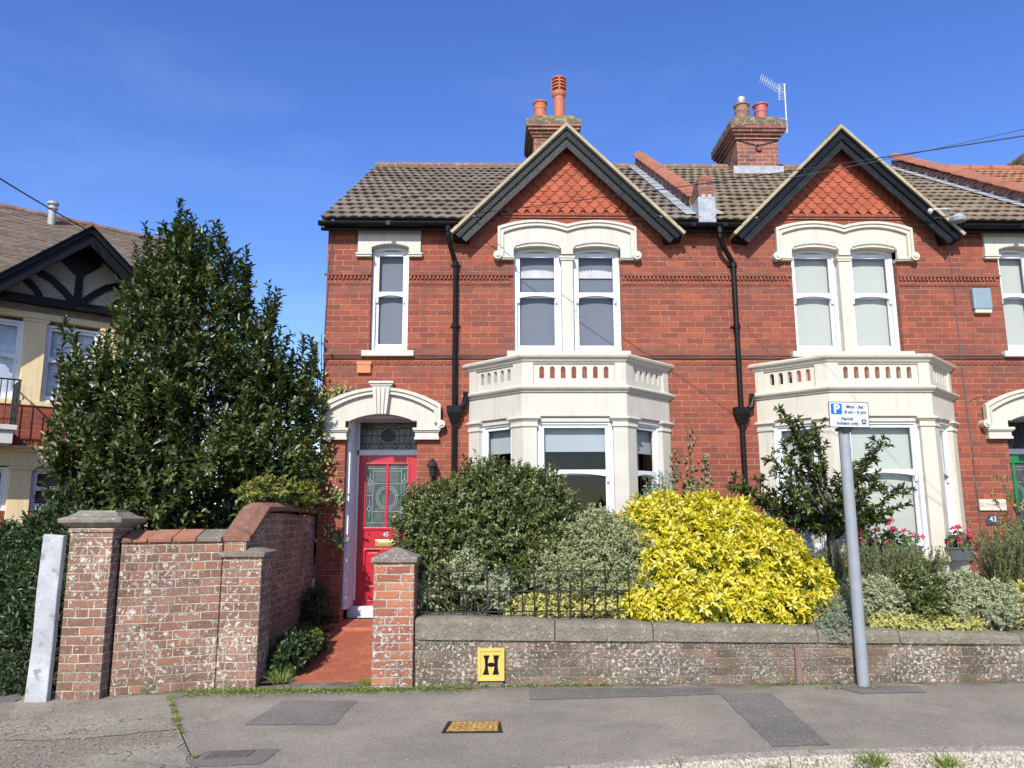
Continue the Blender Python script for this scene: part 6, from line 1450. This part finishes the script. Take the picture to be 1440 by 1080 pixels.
shrub('shrub', 'yellow fringe of small leaves along the foot of the low hedge', 'shrub', [lump(1250, 876, 7.80, 0.20, 0.12, 0.07), lump(1300, 878, 7.80, 0.26, 0.12, 0.075), lump(1350, 878, 7.80, 0.2, 0.12, 0.06)], 'lf_vary', 600, 7, 0.030, 0.017, 0.04, True, base=0.4, zmin=0.4)
shrub('shrub', 'bright yellow variegated end of the low hedge at the right edge', 'shrub', [lump(1440, 855, 7.95, 0.26, 0.3, 0.22), lump(1500, 855, 7.95, 0.4, 0.3, 0.22)], 'lf_vary', 1100, 8, 0.034, 0.019, 0.05, True, base=0.4, zmin=0.36)
# --- geraniums
def geranium(label, cx, cy, Y, w, n, pot, hgt=0.18):
    c = at(cx, cy, Y); o = thing('potted_geranium', label, 'potted plant', (c.x, Y, c.z-0.02), 0, 'potted geraniums')
    mb = MB()
    if pot == 'trough': mb.loft([[(c.x-w-e, Y-0.09-e, z), (c.x+w+e, Y-0.09-e, z), (c.x+w+e, Y+0.09+e, z), (c.x-w-e, Y+0.09+e, z)] for e, z in ((-0.02, c.z-0.16), (0.0, c.z-0.02), (0.012, c.z-0.015), (0.012, c.z+0.005))])
    mb.build('trough', simple('grey_lead_planter', (0.09, 0.095, 0.10), 0.6), o, bevel=0.004)
    P, N = shell([(c.x, Y, c.z+0.06, w*1.0, 0.13, hgt*0.7)], n, 0.6, c.z-0.02); leaf_mesh('foliage', P, nrm(N*0.5+RNG.normal(size=P.shape)*0.5), N+np.array([0, -0.3, 0.8]), 0.05, 0.05, 'lf_ger', o)
    P, N = shell([(c.x, Y-0.02, c.z+0.10, w*1.0, 0.13, hgt)], max(9, int(w*42)), 0.1, c.z+0.06, 0.8)
    mb = MB()
    for q in P:
        mb.tube([(q[0]*0.8+c.x*0.2, Y, c.z), tuple(q)], 0.003, 4); m_ = int(RNG.integers(14, 40)); rr_ = 0.022+0.02*RNG.random()
        d = nrm(RNG.normal(size=(m_, 3))); d[:, 2] = np.abs(d[:, 2])*0.8-0.2; q = q+np.array([0, 0, RNG.normal(0, 0.03)])
        leaf_mesh('flower_head', q+d*rr_*(0.7+0.6*RNG.random((m_, 1))), nrm(np.cross(d, RNG.normal(size=d.shape))), d, 0.026, 0.026, 'petal', o)
    mb.build('stems', M['stem'], o)
geranium('red geraniums in the trough on the sill behind the sign post', 1245, 768, 9.6, 0.42, 360, 'trough')
geranium('red geranium in the small planter right of the cream bay', 1347, 770, 9.75, 0.15, 200, 'trough')
geranium('single red geranium half hidden between the yellow shrub and the small tree', 1108, 755, 9.6, 0.14, 60, 'trough')

# --- climbers on the walls
def climber(label, strands, mat, n, L, cat='climber', mass=(), Y=YF-0.03):
    o = thing('climbing_plant', label, cat, at(strands[0][0][0], strands[0][0][1], Y), 0); Cs, Ds = [], []; mb = MB()
    for s_ in strands:
        pts = [at(a, b, Y) for a, b in s_]; mb.tube(pts, 0.006, 5); w_ = 0.05
        for i in range(n):
            u = random.random()*(len(pts)-1); j = int(u); q = pts[j].lerp(pts[j+1], u-j); Cs.append(q+Vector((random.gauss(0, w_), -abs(random.gauss(0, 0.02)), random.gauss(0, w_)))); Ds.append(Vector((random.gauss(0, .5), -0.3, -0.6)))
    for (a, b, r, m_) in mass:
        for i in range(m_): q = at(a, b, Y); Cs.append(q+Vector((random.gauss(0, r), -abs(random.gauss(0, 0.05)), random.gauss(0, r)))); Ds.append(Vector((random.gauss(0, .5), -0.4, -0.5)))
    mb.build('stems', M['stem'], o); Cs = np.array(Cs); Ds = np.array(Ds)
    leaf_mesh('leaves', Cs, Ds, np.tile([[0, -1.0, 0.25]], (len(Cs), 1))+RNG.normal(size=Cs.shape)*0.3, L*(0.7+0.5*RNG.random(len(Cs))), L*0.75, mat, o)
climber('ivy climbing the brick between the two bays', [[(968, 735), (966, 700), (972, 650), (966, 600)], [(946, 735), (946, 690), (950, 634)], [(985, 735), (990, 690), (992, 640)]], 'lf_ivy', 75, 0.05, 'ivy', [(975, 690, 0.08, 80), (985, 715, 0.10, 80)])
climber('leafy creeper hanging down the left corner of the house with the red door', [[(452, 470), (452, 520), (448, 560), (452, 620), (448, 680), (446, 720)], [(470, 552), (458, 562), (450, 580)], [(455, 560), (475, 548), (490, 545)], [(448, 700), (462, 700), (476, 690), (480, 700)], [(450, 640), (462, 645)], [(462, 745), (470, 760), (480, 765)]], 'lf_creep', 60, 0.06, 'creeper', [(448, 560, 0.07, 90), (446, 660, 0.09, 110), (442, 620, 0.09, 90)], YF-0.06)
shrub('climbing_plant', 'yellow-green creeper lying on top of the ramped garden wall', 'creeper', [lump(385, 690, 9.0, 0.22, 0.2, 0.10), lump(425, 698, 9.6, 0.22, 0.4, 0.12), lump(360, 692, 8.7, 0.14, 0.15, 0.08)], 'lf_creep', 260, 7, 0.06, 0.04, 0.07, base=1.6, fill=0.1, depth=0.6)
shrub('wall_shrub', 'loose grey-green sprigs against the right pillar of the left bay', 'shrub', [lump(930, 688, 9.9, 0.16, 0.12, 0.16), lump(918, 700, 9.9, 0.16, 0.12, 0.12)], 'lf_grey', 90, 7, 0.045, 0.022, 0.08, base=1.0, fill=0, depth=0.8)
# --- right edge tree by the green door
o = thing('holly_bush', 'glossy bush with orange-tinged leaves beside the green door', 'shrub', (at(1440, 830, 9.4).x, 9.4, 0.38)); mb = MB(); Cs, Ds = [], []
for a, b, dy in [(1405, 668, 0), (1420, 690, .1), (1440, 665, -.1), (1415, 735, 0), (1395, 700, .1), (1430, 715, 0), (1450, 690, 0), (1460, 720, .2), (1425, 755, -.1), (1445, 745, 0), (1408, 745, .1), (1470, 660, 0)]:
    t3 = at(a, b, 9.4+dy); s3 = at(1450, 800, 9.4); pts = [s3, s3.lerp(t3, 0.5)+Vector((0.05, 0, 0.05)), t3]; mb.tube(pts, [0.014, 0.01, 0.004], 5)
    for k in range(7): q = pts[1].lerp(t3, k/6); Cs.append(q+Vector((random.gauss(0, .03), random.gauss(0, .03), random.gauss(0, .03)))); Ds.append((t3-s3).normalized()+Vector((random.gauss(0, .6), random.gauss(0, .6), random.gauss(0, .6))))
mb.build('trunk', M['bark'], o); p, t_, nn = sprigs(np.array(Cs), np.array(Ds), 6, 0.05, 0.85, 0.3); leaf_mesh('foliage', p, t_, nn, 0.058, 0.026, 'lf_creep', o, RNG.random(len(p))*0.8)
# --- plants by the path and the left edge
shrub('shrub', 'dark ground-covering plant beside the red path, against the garden wall', 'shrub', [lump(415, 915, 8.35, 0.16, 0.45, 0.14), lump(430, 905, 8.9, 0.16, 0.4, 0.14), lump(400, 930, 8.1, 0.14, 0.2, 0.12)], 'lf_dark', 800, 7, 0.045, 0.026, 0.05, base=0.03, zmin=0.02)
shrub('shrub', 'small bright green clump at the edge of the red path', 'shrub', [lump(434, 900, 8.75, 0.13, 0.16, 0.09)], 'lf_weed', 260, 7, 0.035, 0.022, 0.03, base=0.03, zmin=0.02)
shrub('shrub', 'dark upright plant in the corner by the house wall', 'shrub', [lump(446, 860, 10.0, 0.13, 0.2, 0.28)], 'lf_dark', 200, 7, 0.05, 0.02, 0.08, base=0.05, zmin=0.04)
shrub('hedge', 'shaded loose hedge at the far left edge in front of the timbered house', 'hedge', [lump(0, 825, 10.5, 0.6, 0.5, 0.75), lump(40, 845, 10.2, 0.45, 0.5, 0.75), lump(-40, 835, 10.4, 0.8, 0.6, 0.85), lump(75, 860, 9.9, 0.35, 0.4, 0.6), lump(20, 870, 10.0, 0.7, 0.4, 0.45)], 'lf_dark', 3000, 8, 0.06, 0.026, 0.14, base=0.02, zmin=0.02)
shrub('shrub', 'low shaded weeds beside the driveway at the far left', 'shrub', [lump(20, 945, 8.2, 0.5, 0.3, 0.12), lump(40, 965, 7.6, 0.3, 0.2, 0.06)], 'lf_dark', 500, 6, 0.05, 0.02, 0.05, base=0.02, zmin=0.01)
# big dark mass closing the view behind the white post
shrub('tree', 'dense dark undergrowth between the tall brick pier and the timbered house', 'tree', [lump(100, 820, 9.0, 0.35, 0.35, 0.75), lump(80, 790, 9.6, 0.35, 0.4, 0.7), lump(60, 900, 8.8, 0.3, 0.3, 0.45)], 'lf_dark', 1300, 8, 0.075, 0.03, 0.12, base=0.02, zmin=0.02)
# --- grass tufts, weeds
def tuft(label, x, y, n, h, spread, mat='lf_weed', z=0.0, grp='grass tufts'):
    o = thing('grass_tuft', label, 'grass tuft', (x, y, z), 0, grp); P = np.stack([x+RNG.normal(0, spread*0.25, n), y+RNG.normal(0, spread*0.25, n), np.full(n, z)], 1)
    d = nrm(np.stack([RNG.normal(0, 0.5, n), RNG.normal(0, 0.5, n), np.full(n, 1.0)], 1)); hh = h*(0.4+0.7*RNG.random(n)); w_ = 0.006
    s3 = nrm(np.cross(d, RNG.normal(size=d.shape))); bend = np.stack([d[:, 0], d[:, 1], -0.25*np.ones(n)], 1)*hh[:, None]*0.45
    m1 = P+d*hh[:, None]*0.55+bend*0.3; tp_ = P+d*hh[:, None]+bend
    V = np.stack([P-s3*w_/2, P+s3*w_/2, m1+s3*w_*0.4, m1-s3*w_*0.4, tp_], 1).reshape(-1, 3); i = np.arange(n)[:, None]*5
    F = np.concatenate([i+np.array([[0, 1, 2]]), i+np.array([[0, 2, 3]]), i+np.array([[3, 2, 4]])]); np_mesh('blades', V, F, M[mat], o, {'rnd': np.repeat(RNG.random(n), 5)})
g_ = lambda px, py: (lambda d: (d.x*(-EYE/d.z), d.y*(-EYE/d.z)))(_f+CR*((px-720)/FPX)+CU*((540-py)/FPX))
for px, py, n, h, sp, lb in ((393, 962, 130, 0.20, 0.13, 'bright grass tuft at the foot of the middle brick pier'), (515, 965, 90, 0.12, 0.12, 'grass tuft at the foot of the orange gate pier'), (1232, 1076, 150, 0.12, 0.18, 'left grass tuft growing on the kerb'), (1330, 1078, 130, 0.11, 0.16, 'right grass tuft growing on the kerb'),
                         (247, 1014, 40, 0.06, 0.12, 'flattened grass tuft in the driveway joint'), (1090, 1084, 50, 0.05, 0.12, 'tiny grass tuft at the kerb left of the others'), (272, 1066, 30, 0.05, 0.06, 'small weed in the joint by the sunken cover')):
    x_, y_ = g_(px, py); tuft(lb, x_, y_, n, h, sp)
def cover(name, label, segs, mat, n, L, zup=0.02):
    Ps = []
    tot = sum(s_[5] for s_ in segs)
    for x0, y0, x1, y1, w_, wt in segs:
        m_ = int(n*wt/tot); u = RNG.random(m_); cl = np.sin(u*37+x0)*0.5+0.5; keep = RNG.random(m_) < ((np.sin(u*61+y0*3)*0.5+0.5)*cl*1.3+0.08)
        P = np.stack([x0+(x1-x0)*u+RNG.normal(0, w_*0.5, m_), y0+(y1-y0)*u-np.abs(RNG.normal(0, w_, m_)), np.abs(RNG.normal(0, zup, m_))], 1)[keep]; Ps.append(P)
    P = np.concatenate(Ps); m_ = len(P); T = nrm(np.stack([RNG.normal(size=m_), RNG.normal(size=m_), 0.2+RNG.random(m_)*0.5], 1))
    me_o = leaf_mesh(name, P, T, np.tile([[0, -0.2, 1.0]], (m_, 1))+RNG.normal(size=P.shape)*0.4, L*(0.5+RNG.random(m_)), L*0.6, mat, None); tag(me_o, label, None, None, 'stuff'); me_o['category'] = 'weeds'
cover('weeds', 'green weeds and moss growing along the foot of the garden walls', [(-2.9, 7.5, -1.9, 7.56, 0.12, 6), (-1.9, 7.52, -1.1, 7.50, 0.08, 3.5), (-1.3, 7.53, -0.2, 7.58, 0.09, 5), (-0.2, 7.6, 1.2, 7.62, 0.035, 1.6), (2.4, 7.6, 3.3, 7.6, 0.03, 1.2), (3.0, 7.42, 3.6, 7.40, 0.03, 0.5), (-2.93, 7.3, -2.35, 6.1, 0.02, 1.0)], 'lf_weed', 11000, 0.020, 0.012)
cover('moss', 'brown and yellow moss in the angle between wall and pavement', [(-3.4, 7.42, -2.7, 7.58, 0.06, 2), (-2.7, 7.6, -1.0, 7.6, 0.09, 4), (-1.0, 7.6, 5.5, 7.62, 0.04, 5)], 'lf_moss', 7000, 0.012, 0.005)
def litter(name, label, n, xr, yr, mat, L, z=0.006):
    P = np.stack([xr[0]+(xr[1]-xr[0])*RNG.random(n), yr[0]+(yr[1]-yr[0])*RNG.random(n)**0.7, np.full(n, z)+RNG.random(n)*0.004], 1); a = RNG.random(n)*2*PI
    o = leaf_mesh(name, P, np.stack([np.cos(a), np.sin(a), 0.08+0*a], 1), np.tile([[0, 0, 1.0]], (n, 1))+RNG.normal(size=P.shape)*0.15, L*(0.5+0.8*RNG.random(n)), L*0.5, mat, None, droop=0.02); tag(o, label, None, None, 'stuff'); o['category'] = 'fallen leaves'
M['dryleaf'] = leafmat('dry_leaf', G((0.30, 0.22, 0.12), (0.5, 0.42, 0.28), (0.16, 0.09, 0.04)), 0.8, 0.1)
litter('fallen_leaves', 'scattered pale dry leaves on the pavement', 260, (-2.8, 5.5), (5.7, 7.6), 'dryleaf', 0.022)
litter('fallen_leaves', 'dry leaf litter lying over the gravelly driveway', 650, (-4.6, -2.3), (5.0, 6.6), 'dryleaf', 0.028, 0.010)
# trees across the street, behind the camera, are not seen; distant hedge line closes the gap between the houses
shrub('tree', 'far trees glimpsed low between the two houses', 'tree', [(-7.5+i*1.6, 27, 1.6, 1.6, 1.2, 1.6) for i in range(5)], 'lf_dark', 1500, 7, 0.22, 0.12, 0.4, base=0.0, zmin=0.1)
